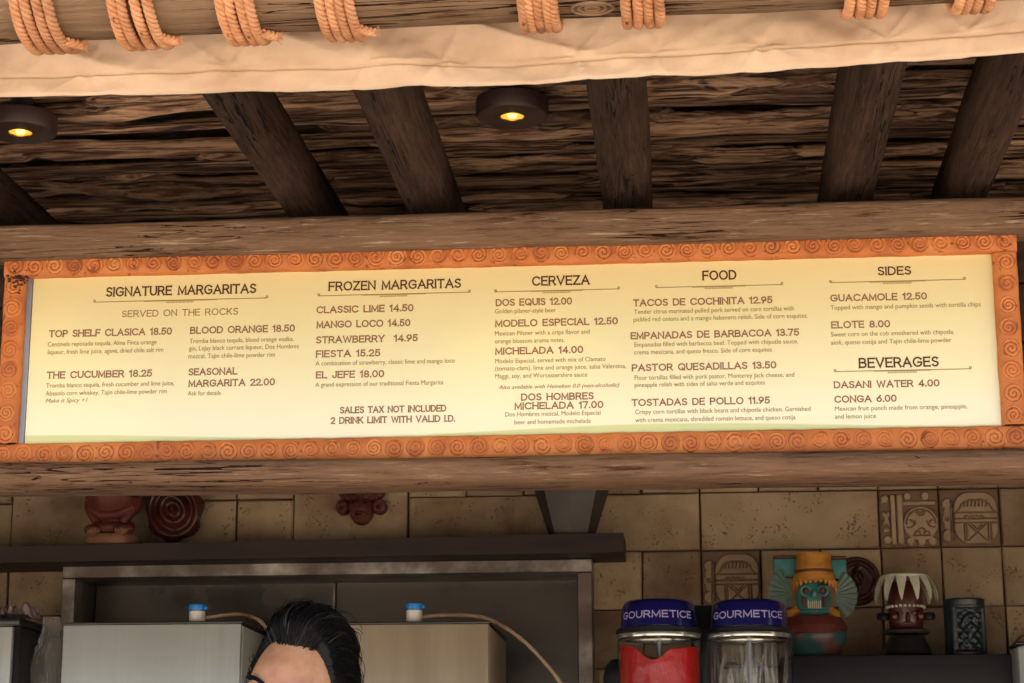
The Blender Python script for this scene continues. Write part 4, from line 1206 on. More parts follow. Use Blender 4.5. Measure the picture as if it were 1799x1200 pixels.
# ------------------------------------------------------------------ machines on the back counter
MY = 1.30
o = MB().box((-3.0, 1.0, .252), (.9, 1.78, 1.10), .01).build('back_counter', M['steel_dark'])
tag(o, 'dark metal back counter under the steel machines', 'counter')
def machine(x0, x1, pyt, mat, label, door):
    A = P(x0, pyt, MY); B = P(x1, pyt, MY)
    zt = P((x0+x1)/2, pyt, MY).z
    t = empty('drink_machine', ((A.x+B.x)/2, MY+.2, 1.101), label, 'machine', 'steel machines on the back counter')
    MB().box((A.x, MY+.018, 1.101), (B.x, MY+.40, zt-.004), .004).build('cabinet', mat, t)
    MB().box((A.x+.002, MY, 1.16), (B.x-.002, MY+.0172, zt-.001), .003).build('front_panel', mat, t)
    MB().box((A.x-.001, MY+.004, zt-.0005), (B.x+.001, MY+.405, zt+.0055), .002).build('lid', M['steel_dark'], t)
    MB().box((A.x+.05, MY-.02, 1.17), (B.x-.05, MY-.001, 1.20), .003).build('drip_tray', M['black'], t)
    for k in (0, 1):
        xx = A.x+(B.x-A.x)*(.3+.4*k)
        MB().tube([(xx, MY-.001, 1.55), (xx, MY-.05, 1.55), (xx, MY-.06, 1.48)], .012, 12).build('tap', M['black'], t)
    return t, A, B, zt
m1, A1, B1, z1 = machine(110, 425, 1096, M['steel'], 'pale brushed steel machine in front of the left of the recess', 0)
m2, A2, B2, z2 = machine(546, 860, 1096, M['steel_reflect'], 'shiny brushed steel machine behind the man, right of his head', 0)
A = P(-300, 1104, 1.22); B = P(22, 1104, 1.22)
t = empty('ice_machine', (A.x+.2, 1.35, 1.101), 'steel machine with a black lid at the lower left edge', 'machine')
MB().box((A.x, 1.22, 1.101), (B.x, 1.6, A.z), .004).build('cabinet', M['steel'], t)
l0 = P(0, 1086, 1.24)
MB().box((A.x-.002, 1.212, A.z+.001), (P(42, 1090, 1.24).x, 1.6, l0.z), .005).build('lid', M['black'], t)
MB().box((B.x+.0005, 1.23, 1.101), (P(42, 1104, 1.25).x, 1.59, A.z), .003).build('side_panel', M['black'], t)
# plastic bag hanging between the machines
c = P(72, 1150, 1.30)
mb = MB()
def bag(u, v):
    a = 2*math.pi*u
    zz = (v-.5)*.34
    k = (.30+.7*sm(0, .35, v)*sm(1.05, .55, v))
    f = 1+.5*nz(math.cos(a)*2.2, math.sin(a)*2.2, zz*14)+.35*abs(nz(math.cos(a)*6, math.sin(a)*6, zz*30))
    return Vector((c.x+.040*k*f*math.cos(a)-.01*nz(zz*12, 4), 1.36+.05*k*f*math.sin(a), c.z-.08+zz))
mb.grid(56, 60, bag, cu=True)
tag(mb.build('plastic_bag', M['film'], angle=None), 'crumpled clear plastic bag hanging between the two left machines', 'bag')
mb = MB()
c2 = P(40, 1076, 1.34)
def cr_(u, v):
    return Vector((c2.x-.07+u*.11, 1.30+v*.10, l0.z+.002+.026*sm(0, .1, u)*sm(1, .8, u)*(.5+abs(nz(u*7, v*7))*1.6+.5*nz(u*19, v*19))))
mb.grid(40, 30, cr_)
tag(mb.build('wrapping_film', MAT('pinkish_film', [(.42, .30, .32), (.55, .42, .44)], 20, rough=.3, bump=.4, trans=.3), angle=None), 'crumpled pinkish plastic film lying on the black machine lid', 'film')

# blue capped bottles and hoses
def bottle(px, pyt, zt, lab):
    c = P(px, pyt, MY+.06)
    t = empty('bottle', (c.x, MY+.06, zt+.0065), lab, 'bottle')
    h = c.z-(zt+.0065)
    MB().lathe([(.001, 0), (.0165, 0), (.018, .003), (.018, h-.016), (.015, h-.0145), (.001, h-.0145)], 24).local('body', M['white'], t)
    MB().lathe([(.001, h-.014), (.0195, h-.014), (.020, h-.012), (.0195, h-.002), (.017, h), (.001, h)], 24).box((.0, -.006, h-.012), (.024, .006, h-.0045), .002).local('cap', M['blue'], t)
bottle(347, 1062, z1, 'small blue capped bottle on the pale left machine')
bottle(728, 1060, z2, 'small blue capped bottle on the shiny machine right of the man')
def hose(pts, rad, lab, dust=0):
    W_ = [P(x, y_, Y) for x, y_, Y in pts]
    path = []
    n = len(W_)
    for i in range(n-1):
        p0, p1, p2, p3 = W_[max(i-1, 0)], W_[i], W_[i+1], W_[min(i+2, n-1)]
        for k in range(10):
            t_ = k/10
            path.append(.5*((2*p1)+(-p0+p2)*t_+(2*p0-5*p1+4*p2-p3)*t_**2+(-p0+3*p1-3*p2+p3)*t_**3))
    path.append(W_[-1])
    mb = MB().tube(path, lambda u: rad*(1+.07*math.sin(u*420)), 10)
    return tag(mb.build('hose', M['hose'], angle=None), lab, 'hose')
hose([(738, 1085, 1.37), (775, 1081, 1.40), (830, 1082, 1.45), (868, 1092, 1.47), (910, 1118, 1.46), (950, 1156, 1.45), (985, 1200, 1.44), (1005, 1245, 1.43), (1010, 1320, 1.42)], .0048,
     'brown braided hose arching over the right end of the shiny machine')
hose([(358, 1086, 1.36), (385, 1082, 1.39), (415, 1079, 1.42), (440, 1083, 1.45), (462, 1096, 1.47), (475, 1130, 1.47), (480, 1230, 1.46)], .0045, 'brown hose running from the left bottle behind the man')

# ------------------------------------------------------------------ slush jars
JY = 1.20
kk = (JY+3.2)/3590*1.0
t = empty('jar_stand', (P(1235, 1200, JY+.12).x, JY+.12, 1.101), 'dark machine stand under and between the two blue lidded jars', 'machine')
c1, c2 = P(1157, 1100, JY), P(1314.5, 1100, JY)
zbot = c1.z-.36
MB().box((c1.x-.10, JY-.12, 1.101), (c2.x+.10, JY+.2, zbot-.002), .012).build('base', M['black'], t)
MB().box((P(1215, 1065, JY+.14).x, JY+.10, zbot-.0015), (P(1262, 1065, JY+.14).x, JY+.19, P(1235, 1066, JY+.14).z), .006).build('column', M['slate'], t)
MB().lathe([(.001, 0), (.035, 0), (.035, .20), (.03, .222), (.02, .235), (.001, .24)], 24, (P(1088, 1180, JY+.08).x, JY+.08, P(1088, 1156, JY+.08).z-.24)).build('motor_cover', M['black'], t)
bck = MB().box((.30, 1.0, .252), (1.6, 1.78, 1.10), .01).build('back_counter', M['steel_dark'])
tag(bck, 'dark metal counter under the jars at the right', 'counter')
# widen: jar stand sits on the counter that starts right of the machines
def jar(cpx, full, lab):
    c = P(cpx, 1057, JY)
    zl = c.z
    s_ = kk*1.02
    base = zbot
    t = empty('slush_jar', (c.x, JY, base), lab, 'jar', 'blue lidded jars')
    H = zl-base
    def rz(l): return [(max(r_*s_, .0005), H-z_*s_) for r_, z_ in l]
    MB().lathe(rz([(0, 0), (40, -.5), (54, .5), (59, 4), (62, 9), (64.5, 22), (66, 40), (66.5, 46), (62, 46), (0, 46)]), 64).local('lid', M['navy'], t)
    MB().lathe(rz([(60, 46.6), (69, 46.6), (73.5, 48.5), (74, 54), (72, 56.5), (62, 56.5)]), 64).local('gasket', M['black'], t)
    MB().lathe(rz([(66, 57), (71.5, 57), (72, 60), (71.5, 64), (68, 65), (66, 64)]), 64).local('rim', M['rimsteel'], t)
    out = [(69.5, 65.5), (71, 70), (71, 130), (68.5, 210), (64, 288), (0, 289)]
    inn = [(0, 285), (62, 284), (66.5, 208), (69, 128), (69, 70), (67.5, 65.5)]
    def wob(a, z): return 1+.012*math.cos(a*8)
    MB().lathe(rz(out+inn+[(69.5, 65.5)]), 96, wob=wob).local('body', M['clear'], t, angle=None)
    if full:
        mb = MB()
        rr = 67*s_; zb_ = H-282*s_
        def top(x, y_):
            q = x/rr
            return H-(80+4*nz(q*2, y_/rr*2)+17*math.exp(-((q+.12)/.42)**2)*(1-.35*y_/rr)+2*q-5*max(0, -q-.5))*s_
        def fn(u, v):
            a = 2*math.pi*u
            if v < .5:
                r_ = rr*(v/.5); x, y_ = r_*math.cos(a), r_*math.sin(a)
                return Vector((x, y_, top(x, y_)))
            w_ = (v-.5)/.5; x, y_ = rr*math.cos(a), rr*math.sin(a); zt = top(x, y_)
            r2 = rr*(1-.1*sm(.4, 1, w_))
            return Vector((r2*math.cos(a), r2*math.sin(a), zt+(zb_-zt)*w_))
        mb.grid(64, 41, fn, cu=True)
        mb.local('red_slush', M['red'], t, angle=50)
    else:
        MB().lathe([(66*s_, H-74*s_), (66.2*s_, H-120*s_), (65*s_, H-200*s_), (61*s_, H-280*s_)], 64).local('frosty_residue', M['frost'], t, angle=None)
    # stirring paddles inside
    mb = MB().tube([(0, 0, H-66*s_), (0, 0, H-280*s_)], .006, 12)
    for k in range(3):
        a = k*2*math.pi/3+.5
        mb.tube([(.006*math.cos(a), .006*math.sin(a), H-(90+50*k)*s_), (.045*math.cos(a+.4), .045*math.sin(a+.4), H-(110+50*k)*s_), (.06*math.cos(a+.9), .06*math.sin(a+.9), H-(140+50*k)*s_)], .0035, 8)
    mb.local('paddle', M['strip'], t)
    # lettering round the lid
    lm = MB(); gothic(lm, 'GOURMETICE', 0, 11, 0, 1, 0, .17, gap=.30, serif=False)
    span = R(122); V = []
    for v in lm.v:
        a = -math.pi/2+(v.x/11-.5)*span+R(-4)
        zpx = 21+(1-v.z)*12.5
        rloc = (64.6+(zpx-22)*1.5/18)*s_+.0004-v.y*3
        V.append((rloc*math.cos(a), rloc*math.sin(a), H-zpx*s_))
    fs = lm.f
    MB().add(V, fs).local('lettering', M['lilac'], t, smooth=False)
    return t
jar(1157, True, 'blue lidded jar full of bright red slush')
jar(1314.5, False, 'blue lidded clear jar that is empty')

# ------------------------------------------------------------------ right hand shelf and its ornaments
def Z5(x, y_, Y): return P(1200+x/3.003, 850+y_/3.003, Y)
OY = 1.66
s5 = (OY+3.2)/3590/3.003*1.01
zsh = P(1600, 1150, 1.56).z
o = MB().box((P(1385, 1160, 1.56).x, 1.56, zsh-.30), (1.55, WY-.012, zsh), .004).build('display_cabinet', M['navy_shelf'])
tag(o, 'near black display shelf holding the painted ornaments at the lower right', 'shelf')
def L5(x, y_, c, dy=0.0):   # zoomed photo px -> local coordinates round c at depth OY
    q = Z5(x, y_, OY); return Vector((q.x-c.x, dy, q.z-c.z))
# turquoise figure
c = Z5(688, 900, OY); c = Vector((c.x, OY, zsh+.0005))
t = empty('painted_vase', c, 'turquoise figure vase with orange headdress and fan ears', 'vase')
def l5(x, y_, dy=0.0): return L5(x, y_, c, dy)
a = l5(690, 885); b = l5(690, 700)
hb = b.z
MB().lathe([(.001, 0), (.045, 0), (.055, .01), (.070, .040), (.073, .058), (.060, .08), (.04, hb), (.03, hb+.02)], 36, (a.x+.006, 0, 0)).local('body', M['turq_shade'], t)
MB().lathe([(.040, hb-.046), (.070, hb-.044), (.080, hb-.026), (.068, hb-.006), (.042, hb)], 36, (a.x, -.008, 0), wob=lambda aa, z: 1+.03*math.sin(aa*12)).local('collar', M['redcloth'], t)
q = l5(685, 618)
def facefn(d):
    k = 1.0
    return k
fb = MB().ell((q.x, -.02, q.z), (.041, .042, .046), 28, 18, fn=lambda d: 1+.06*nz(d.x*3, d.y*3, d.z*3)).local('face', M['turq'], t)
for sx in (-1, 1):
    e_ = l5(685+sx*43, 580)
    pth = [(e_.x+.0118*math.cos(k*.5236), -.058+abs(sx)*.004, e_.z+.0118*math.sin(k*.5236)) for k in range(12)]
    MB().tube(pth, .0034, 8, closed=True).local('goggle', M['turq'], t)
    MB().ell((e_.x, -.055, e_.z), (.0072, .004, .0072), 14, 8).local('eye', M['redcloth'], t)
    f_ = l5(685+sx*52, 640)
    MB().tube([(f_.x, -.056, f_.z+.012), (f_.x+sx*.002, -.060, f_.z), (f_.x, -.058, f_.z-.011)], lambda u: .0058*(1-.6*u), 8).local('fang', M['redcloth'], t)
mb = MB()
for k in range(7):
    f_ = l5(655+k*10.5, 648)
    mb.tube([(f_.x, -.058, f_.z+.008), (f_.x-.001, -.062, f_.z), (f_.x, -.060, f_.z-.010)], .0018, 6)
mb.local('teeth', M['bone'], t)
n_ = l5(685, 598); MB().ell((n_.x, -.062, n_.z), (.006, .006, .010), 12, 8).local('nose', M['turq'], t)
m_ = l5(690, 683); MB().tube([(m_.x-.032, -.045, m_.z), (m_.x, -.060, m_.z-.001), (m_.x+.032, -.045, m_.z)], .0035, 8).local('lip', M['turq'], t)
# headdress
h0, h1 = l5(690, 470), l5(690, 372)
wd = (780-598)/2*s5
MB().lathe([(wd*.3, h0.z-.004), (wd*1.0, h0.z-.002), (wd, h0.z+.01), (wd*.98, h1.z-.004), (wd*.94, h1.z), (.001, h1.z)], 36, (h0.x, -.006, 0), wob=lambda aa, z: 1+.018*math.sin(aa*22)).local('headdress', M['orange'], t)
MB().lathe([(wd*.9, h0.z+.004), (wd*1.06, h0.z+.002), (wd*1.2, h0.z-.012), (wd*1.18, h0.z-.023), (wd*1.1, h0.z-.026)], 36, (h0.x, -.004, 0)).local('band', M['orange'], t)
MB().lathe([(wd*.98, h0.z-.003), (wd*1.09, h0.z-.002), (wd*1.10, h0.z+.004), (wd*.98, h0.z+.006)], 40, (h0.x, -.005, 0)).local('band_ring', M['redcloth'], t)
mb = MB()
for k in range(13):
    aa = math.pi+math.pi*(k+.5)/13
    r_ = wd*1.2
    p0 = Vector((h0.x+r_*math.cos(aa), -.004+r_*math.sin(aa), h0.z-.023)); mb.tube([p0, p0+Vector((0, -.001, -.006-.022*abs(math.cos(aa))**3))], lambda u: .0068*(1-.75*u), 6)
mb.local('fringe', M['orange'], t)
for sx, xa, xb, yt, yb_ in ((-1, 480, 602, 392, 492), (1, 778, 862, 396, 502)):
    p0, p1 = l5(xa, yb_), l5(xb, yt)
    MB().box((p0.x, .002, p0.z), (p1.x, .032, p1.z), .004).local('side_block', M['turq'], t)
    MB().box((p0.x, .000, p1.z+.0005), (p1.x, .034, p1.z+.0075), .002).local('side_block_top', M['redcloth'], t)
    # pleated ear fan
    e_ = l5(685+sx*100, 560)
    mb = MB()
    def fan(u, v, sx=sx, e_=e_):
        aa = R(-62)+R(124)*u
        r_ = .010+.046*v
        zig = .0035*math.cos(u*2*math.pi*9)*v
        ox = sx*(r_*math.cos(aa))
        return Vector((e_.x+ox*1.05, .004-.01*v+zig, e_.z-.006-.006*(sx > 0)+r_*1.12*math.sin(aa)))
    mb.grid(73, 8, fan)
    n0 = len(mb.v)
    mb.add([v+Vector((0, .006, 0)) for v in mb.v[:n0]], [f[::-1] for f in mb.f[:]])
    mb.local('ear_fan', M['turq_grey'], t, angle=None)
    s2 = l5(685+sx*118, 690)
    MB().tube([(s2.x*.35+q.x*.65, -.01, s2.z+.018), (s2.x, -.016, s2.z), (s2.x+sx*.004, -.022, s2.z-.04)], lambda u: .013-.003*u, 10).local('shoulder_lappet', M['orange'], t)

# red relief plate behind it
cp = Z5(925, 505, WY-.05)
def plate(u, v):
    r_ = math.hypot(u-.5, v-.5)*2
    if r_ > .98: return -1
    h = .008+.012*math.exp(-((r_-.86)/.09)**2)+.005*math.exp(-((r_-.66)/.04)**2)
    x, y_ = (u-.5)*2, (v-.5)*2
    h += .010*sm(.34, .2, math.hypot(x/.8, (y_-.1)))+.008*sm(.12, .05, abs(x+.1*math.sin(y_*6)))*sm(.6, .5, abs(y_))
    return h
pw = 250/3.003*(WY-.05+3.2)/3590
o = MB().relief(pw, pw*1.05, 64, 64, plate, .006, cut=0).local('relief_plate', M['maroon_gloss'], None, (cp.x, WY-.012, cp.z), angle=70)
tag(o, 'round glossy red relief plate on the wall behind the turquoise vase', 'plate')

# petal hat figure
c = Z5(1185, 900, OY); c = Vector((c.x, OY, zsh+.0005))
t = empty('petal_hat_figurine', c, 'dark figurine wearing a hat of white pointed petals', 'figurine')
pz = lambda yy_: Z5(1185, yy_, OY).z-c.z
hw = 125*s5
MB().lathe([(.001, 0), (.050, 0), (.056, .008), (.050, .03), (.042, pz(795)-.006), (.001, pz(795)-.004)], 32).local('body', M['black'], t)
MB().lathe([(.030, pz(795)), (.052, pz(792)), (.056, pz(780)), (.050, pz(770)), (.030, pz(766))], 32).local('neck_ring', M['pewter'], t)
MB().lathe([(.035, pz(768)), (.038, pz(760)), (.041, pz(720)), (.040, pz(680)), (.042, pz(640)), (.040, pz(560)), (.03, pz(520)), (.001, pz(515))], 36, wob=lambda a_, z: 1+.03*math.sin(a_*5+z*90)).local('head', M['maroon_gloss'], t)
MB().lathe([(.020, pz(512)), (hw*.98, pz(500)), (hw, pz(490)), (hw*.96, pz(485)), (.001, pz(484))], 44).local('hat_crown', M['bone'], t)
for k in range(13):
    a_ = 2*math.pi*(k+.35)/13
    ca, sa = math.cos(a_), math.sin(a_)
    mb = MB()
    def pet(u, v, ca=ca, sa=sa):
        wv = (.0125*(1-v)**.8+.0008)*(u-.5)*2
        r_ = hw*1.0+.020*v+.006*math.sin(v*3)
        zz = pz(488)-(.060*v)-.002*abs(u-.5)*2
        return Vector((r_*ca-wv*sa, (r_*sa+wv*ca)*.92, zz))
    mb.grid(5, 9, pet)
    n0 = len(mb.v)
    mb.add([Vector((v.x*.95, v.y*.95, v.z-.0005)) for v in mb.v[:n0]], [f[::-1] for f in mb.f[:]])
    mb.local('petal', M['bone'], t, angle=60)
mb = MB()
for k in range(26):
    a_ = 2*math.pi*k/26; mb.ell((.0435*math.cos(a_), .0435*math.sin(a_), pz(652)), (.0042, .0042, .0036), 8, 6)
mb.local('bead_band', M['bone'], t)
for sx in (-1, 1):
    MB().ell((sx*.030, -.034, pz(705)), (.010, .008, .012), 12, 8).local('cheek', M['maroon_gloss'], t)
    MB().lathe([(.001, -.008), (.014, -.008), (.017, 0), (.014, .008), (.001, .008)], 20, (sx*.052, 0, pz(700))).local('ear_spool', M['black'], t)
    MB().ell((sx*.015, -.0405, pz(690)), (.006, .003, .004), 12, 8).local('eye', M['maroon'], t)
MB().ell((-.0, -.043, pz(715)), (.006, .009, .013), 12, 8).local('nose', M['maroon_gloss'], t)
MB().ell((0, -.040, pz(745)), (.013, .005, .005), 14, 8).local('mouth', M['maroon'], t)

# dark carved cylinder
c = Z5(1500, 870, OY); c = Vector((c.x, OY+.02, zsh+.0005))
t = empty('carved_beaker', c, 'dark teal cylinder beaker with a carved panel at the right', 'beaker')
Hc = Z5(1500, 606, OY).z-c.z; rc_ = 104*s5
MB().lathe([(.001, 0), (rc_, 0), (rc_*1.02, .004), (rc_*1.0, Hc-.006), (rc_*1.03, Hc-.003), (rc_, Hc), (rc_*.9, Hc), (rc_*.88, Hc*.2), (.001, Hc*.2)], 44).local('body', M['slate'], t)
mb = MB()
def cpan(u, v):
    e_ = min(u, 1-u, (v)*1.3, (1-v)*1.3)
    h = .003+.004*sm(.10, .06, e_)
    h += .005*sm(.32, .22, math.hypot((u-.5)*1.1, (v-.62)*1.3))-.004*sm(.10, .05, math.hypot(u-.42, v-.66))-.004*sm(.10, .05, math.hypot(u-.62, v-.66))
    h += .003*math.sin(u*21)*math.sin(v*30)*sm(.1, .2, e_)
    return h
mb.relief(1, 1, 40, 56, cpan, .0)
def wrap(v):
    a_ = -math.pi/2+v.x*R(92)+R(6)
    r_ = rc_+(-v.y if v.y < 0 else -v.y-.001)
    return Vector((r_*math.cos(a_), r_*math.sin(a_), Hc*.46+v.z*Hc*.82))
mb.v = [wrap(v) for v in mb.v]
mb.local('carved_panel', M['slate'], t, angle=60)
MB().ell((-.01, -rc_*.9, Hc-.001), (.004, .004, .003), 10, 6).local('stud', M['bone'], t)
# pale tub at the right edge
A = P(1786, 1128, 1.45)
t = empty('pale_tub', (A.x+.07, 1.52, 1.102), 'pale grey tub with an orange cloth on top at the lower right edge', 'tub')
MB().box((A.x, 1.45, 1.102), (A.x+.14, 1.55, A.z-.006), .012).build('tub', M['pale'], t)
MB().box((A.x-.003, 1.447, A.z-.0055), (A.x+.143, 1.553, A.z), .002).build('rim', M['black'], t)
mb = MB()
mb.grid(24, 14, lambda u, v: Vector((A.x+.002+u*.12, 1.46+v*.07, A.z+.002+.024*math.sin(math.pi*u)**.5*math.sin(math.pi*v)**.5*(1+.5*nz(u*5, v*5)))))
mb.build('cloth', M['clay_tan'], t, angle=None)

# ------------------------------------------------------------------ the man behind the counter
HY = .42
hc = P(523, 1203, HY)
hc = Vector((hc.x, HY, hc.z-.030))
man = empty('person', (hc.x+.01, HY+.04, .252), 'person with slicked back black hair and dark glasses, head just showing below the menu', 'person')
S = 1.16
head_rot = Matrix.Rotation(R(-15), 4, 'Z') @ Matrix.Rotation(R(12), 4, 'Y') @ Matrix.Rotation(R(4), 4, 'X')
def skull(d):
    # d unit vector, face towards -y
    x, y_, z = d
    p = Vector((x*.074, y_*.096, z*.114))
    if z < 0:
        k = 1-.30*sm(0, -1, z)
        p.x *= k
        if y_ > 0: p.y *= 1-.45*sm(0, -.9, z)
        else: p.y *= 1-.10*sm(0, -.5, z)
    if y_ < 0: p.y *= 1-.07*max(0, 1-abs(x)*1.4)
    fx = p.x; fz = p.z
    if y_ < 0:
        g_ = lambda cx, cz, sx_, sz_: math.exp(-((fx-cx)/sx_)**2-((fz-cz)/sz_)**2)
        p.y -= .024*g_(0, -.028, .010, .020)+.010*g_(0, -.005, .008, .022)
        p.y -= .004*(g_(.030, .024, .022, .008)+g_(-.030, .024, .022, .008))
        p.y += .012*(g_(.031, .002, .017, .012)+g_(-.031, .002, .017, .012))
        p.y -= .006*g_(0, -.062, .022, .009)+.006*g_(0, -.098, .018, .014)
        p.y -= .005*(g_(.04, -.025, .018, .016)+g_(-.04, -.025, .018, .016))
    return p
def Hp(p): return head_rot @ (p*S) + hc
mb = MB()
def sph(u, v):
    a = 2*math.pi*u; b = math.pi*(v*.997+.0015)
    return Vector((math.sin(b)*math.cos(a), math.sin(b)*math.sin(a), math.cos(b)))
mb.grid(120, 90, lambda u, v: Hp(skull(sph(u, v))), cu=True)
body = mb
# body below: a skinned skeleton joined to the head by the neck
def skin_body():
    base = Vector((hc.x+.01, HY+.045, 0))
    zh = hc.z
    J = [((0, 0, 0), .14), ((0, 0, .20), .13), ((0, 0, .40), .15), ((0, .005, .52), .085), ((0, -.005, .60), .056), ((0, -.01, .68), .055)]
    top = zh-.03
    pel = top-.68
    V, E, Rr = [], [], []
    def av(p, r_):
        V.append(Vector(p)); Rr.append(r_); return len(V)-1
    ids = [av((base.x+p[0], base.y+p[1], pel+p[2]), r_) for p, r_ in J]
    for a, b in zip(ids, ids[1:]): E.append((a, b))
    for sx in (-1, 1):
        ch = [((sx*.17, 0, .50), .062), ((sx*.21, .01, .26), .045), ((sx*.20, -.12, .08), .034), ((sx*.18, -.20, .06), .024), ((sx*.175, -.26, .045), .028)]
        pr = ids[3]
        for p, r_ in ch:
            k = av((base.x+p[0], base.y+p[1], pel+p[2]), r_); E.append((pr, k)); pr = k
        hand = pr
        for f in range(4):
            o_ = (f-1.5)*.018
            q0 = av((base.x+sx*.175+o_, base.y-.30, pel+.035), .0085); E.append((hand, q0))
            q1 = av((base.x+sx*.175+o_*1.1, base.y-.325-.004*(f in (1, 2)), pel+.018), .008); E.append((q0, q1))
            q2 = av((base.x+sx*.175+o_*1.1, base.y-.335, pel-.002), .007); E.append((q1, q2))
        q0 = av((base.x+sx*.145, base.y-.25, pel+.03), .010); E.append((hand, q0))
        q1 = av((base.x+sx*.13, base.y-.285, pel+.015), .008); E.append((q0, q1))
        fl = .252-pel
        ch = [((sx*.10, 0, -.06), .095), ((sx*.11, -.01, -.42), .062), ((sx*.11, .02, fl+.09), .042), ((sx*.115, -.06, fl+.035), .04), ((sx*.12, -.15, fl+.028), .028)]
        pr = ids[0]
        for p, r_ in ch:
            k = av((base.x+p[0], base.y+p[1], pel+p[2]), r_); E.append((pr, k)); pr = k
    me = bpy.data.meshes.new('b'); me.from_pydata(V, E, [])
    ob = bpy.data.objects.new('b', me); C.objects.link(ob)
    md = ob.modifiers.new('s', 'SKIN'); md.use_smooth_shade = True
    ob.modifiers.new('u', 'SUBSURF').levels = 2
    sv = me.skin_vertices[0].data
    for i, r_ in enumerate(Rr): sv[i].radius = (r_, r_*.8 if i < 4 else r_); sv[i].use_root = (i == 0)
    bpy.context.view_layer.update()
    m2_ = bpy.data.meshes.new_from_object(ob.evaluated_get(bpy.context.evaluated_depsgraph_get()))
    C.objects.unlink(ob); bpy.data.objects.remove(ob)
    return [v.co.copy() for v in m2_.vertices], [list(p.vertices) for p in m2_.polygons], [v.normal.copy() for v in m2_.vertices], pel, base
bv, bf, bn, pel, bbase = skin_body()
body.add(bv, bf)
body.build('body', M['skin'], man, angle=None)
def cloth(name, mat, test, off):
    keep = [f for f in bf if all(test(bv[i]) for i in f)]
    idx = {}; V = []; F = []
    for f in keep:
        for i in f:
            if i not in idx: idx[i] = len(V); V.append(bv[i]+bn[i]*off)
        F.append([idx[i] for i in f])
    MB().add(V, F).build(name, mat, man, angle=None)
cloth('shirt', M['shirt'], lambda p: (p.z > pel-.02 and p.z < pel+.565 and abs(p.x-bbase.x) < .26 and p.y > bbase.y-.13 and not (abs(p.x-bbase.x) > .15 and p.z < pel+.27)), .012)
cloth('trousers', M['pants'], lambda p: p.z < pel+.03 and p.z > .252+.09 and abs(p.x-bbase.x) < .20 and p.y > bbase.y-.13, .010)
cloth('shoes', M['black'], lambda p: p.z < .252+.10, .006)
# ears, eyes, brows, glasses
for sx in (-1, 1):
    mb = MB()
    def ear(u, v, sx=sx):
        a = 2*math.pi*u; b = 2*math.pi*v
        rr = .0045*(1+.3*math.sin(a))
        return Hp(Vector((sx*(.078+.004*math.cos(a)+rr*math.sin(b)*.6+.004), .004+(.014+rr*math.cos(b))*math.cos(a), -.008+(.027+rr*math.cos(b))*math.sin(a))))
    mb.grid(26, 8, ear, cu=True, cv=True)
    mb.ell(Hp(Vector((sx*.076, .006, -.008))), (.006, .013, .022))
    mb.build('ear', M['skin'], man, angle=None)
    MB().ell(Hp(Vector((sx*.031, -.077, .002))), (.0125, .0125, .0125)).build('eye', M['eye'], man)
    mb = MB()
    rn = random.Random(5)
    for k in range(150):
        t_ = k/149; xx = sx*(.014+.036*t_); zz = .0245+.007*math.sin(t_*2.4)-.004*t_
        d = Vector((xx/.074, -math.sqrt(max(.02, 1-(xx/.074)**2-(zz/.114)**2)), zz/.114)).normalized()
        p = skull(d)+Vector((0, -.0006, rn.uniform(-.0026, .0026)))
        mb.tube([Hp(p), Hp(p+Vector((sx*.004, -.0016, .0018))), Hp(p+Vector((sx*.008, -.0006, .0012)))], lambda u: .0006*(1-.7*u), 4)
    mb.build('eyebrow', M['hair'], man, angle=None)
gl = MB()
for sx in (-1, 1):
    ring = []
    for k in range(28):
        a = 2*math.pi*k/28
        ex = lambda s_: math.copysign(abs(s_)**.7, s_)
        ring.append(Hp(Vector((sx*(.033+.0245*ex(math.cos(a))), -.103+.004*abs(math.cos(a)), -.002+.018*ex(math.sin(a))))))
    gl.tube(ring, .0022, 8, closed=True)
    gl.tube([Hp(Vector((sx*.057, -.098, .008))), Hp(Vector((sx*.079, -.075, .008))), Hp(Vector((sx*.083, -.01, .006))), Hp(Vector((sx*.080, .015, -.006)))], .0022, 8)
gl.tube([Hp(Vector((-.010, -.103, .006))), Hp(Vector((0, -.106, .008))), Hp(Vector((.010, -.103, .006)))], .0022, 8)
gl.build('glasses', M['black'], man)
mo = MB().ell(Hp(Vector((0, -.088, -.062))), (.021, .007, .006)).build('lips', M['lips'], man)
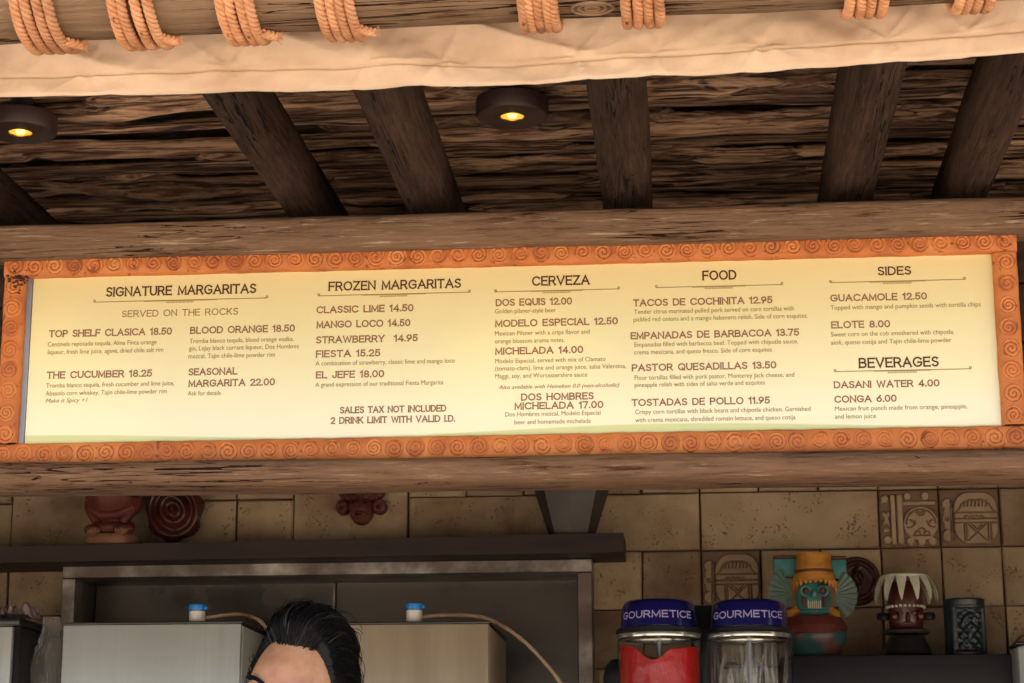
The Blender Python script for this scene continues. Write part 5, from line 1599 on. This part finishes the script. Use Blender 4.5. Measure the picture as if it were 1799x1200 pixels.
# hair
def hairline(p):    # p in skull coordinates; positive = hair grows
    x, y_, z = p
    ang = y_/.096
    if ang < -.25:
        zl = .084-.018*abs(x/.074)**4 - .046*sm(-.46, -.28, ang)
    elif ang < .15:
        zl = .084-.018-.046-.055*sm(-.25, -.05, ang)
    else:
        zl = -.043-.04*sm(.15, .5, ang)
    return z-zl
def vol(p):
    return .007+.020*sm(.06, .112, p.z)+.007*sm(-.02, .08, p.y)+.005*nz(p.x*22, p.y*10, p.z*22)+.0035*abs(nz(p.x*55+p.y*12, p.y*9, 5))*sm(.02, .08, p.z)
mb = MB()
def cap(u, v):
    d = sph(u, v); p = skull(d)
    k = hairline(p)
    off = -.004+ (vol(p)+.004)*sm(-.002, .018, k)
    return Hp(p+d*off)
mb.grid(110, 80, cap, cu=True)
rn = random.Random(9)
nstr = 3400
for i in range(nstr):
    while True:
        d = Vector((rn.gauss(0, 1), rn.gauss(0, 1), rn.gauss(.3, 1))).normalized()
        p = skull(d)
        if hairline(p) > -.001: break
    # comb direction: backwards, a little sideways with waves
    tuft = 2.2*nz(p.x*20, p.z*16, p.y*16)+rn.gauss(0, .35)
    n = 8
    L_ = rn.uniform(.035, .075)
    pts = []
    dd = d.copy()
    lift = rn.uniform(0, .008)+(.007 if rn.random() < .06 else 0)
    for k in range(n):
        s_ = k/(n-1)
        pk = skull(dd)
        kk_ = hairline(pk)
        off = max(.0005, (vol(pk)+.004)*sm(-.002, .018, kk_)-.004)+.0008+lift*math.sin(s_*2.6)+.0015*s_*tuft
        pts.append(Hp(pk+dd*off))
        step = Vector((.25*tuft+.18*dd.x*(1 if dd.z > 0 else .3), 1.0, .12 if dd.y < -.2 else -.55))
        step = (step-dd*step.dot(dd)).normalized()
        dd = (dd+step*(L_/n/.1)).normalized()
    r0 = rn.uniform(.0004, .0011)
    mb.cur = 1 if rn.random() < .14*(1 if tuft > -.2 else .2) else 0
    mb.tube(pts, lambda u: r0*(1-.75*u), 4, cap=False)
mb.cur = 0
for i in range(70):   # loose curls breaking the silhouette at the crown
    d = Vector((rn.gauss(-.12, .28), rn.gauss(-.15, .3), 1)).normalized()
    p = skull(d); base = p+d*vol(p)
    sgn = rn.choice((-1, 1)); rr = rn.uniform(.004, .013)
    pts = [Hp(base+Vector((sgn*rr*(1-math.cos(k*.42))+rn.uniform(-.0004, .0004), .002*k, rr*1.1*math.sin(k*.42)-.002))) for k in range(8)]
    mb.tube(pts, .0006, 4, cap=False)
mb.build('hair', [M['hair'], M['hair_highlight']], man, angle=None)
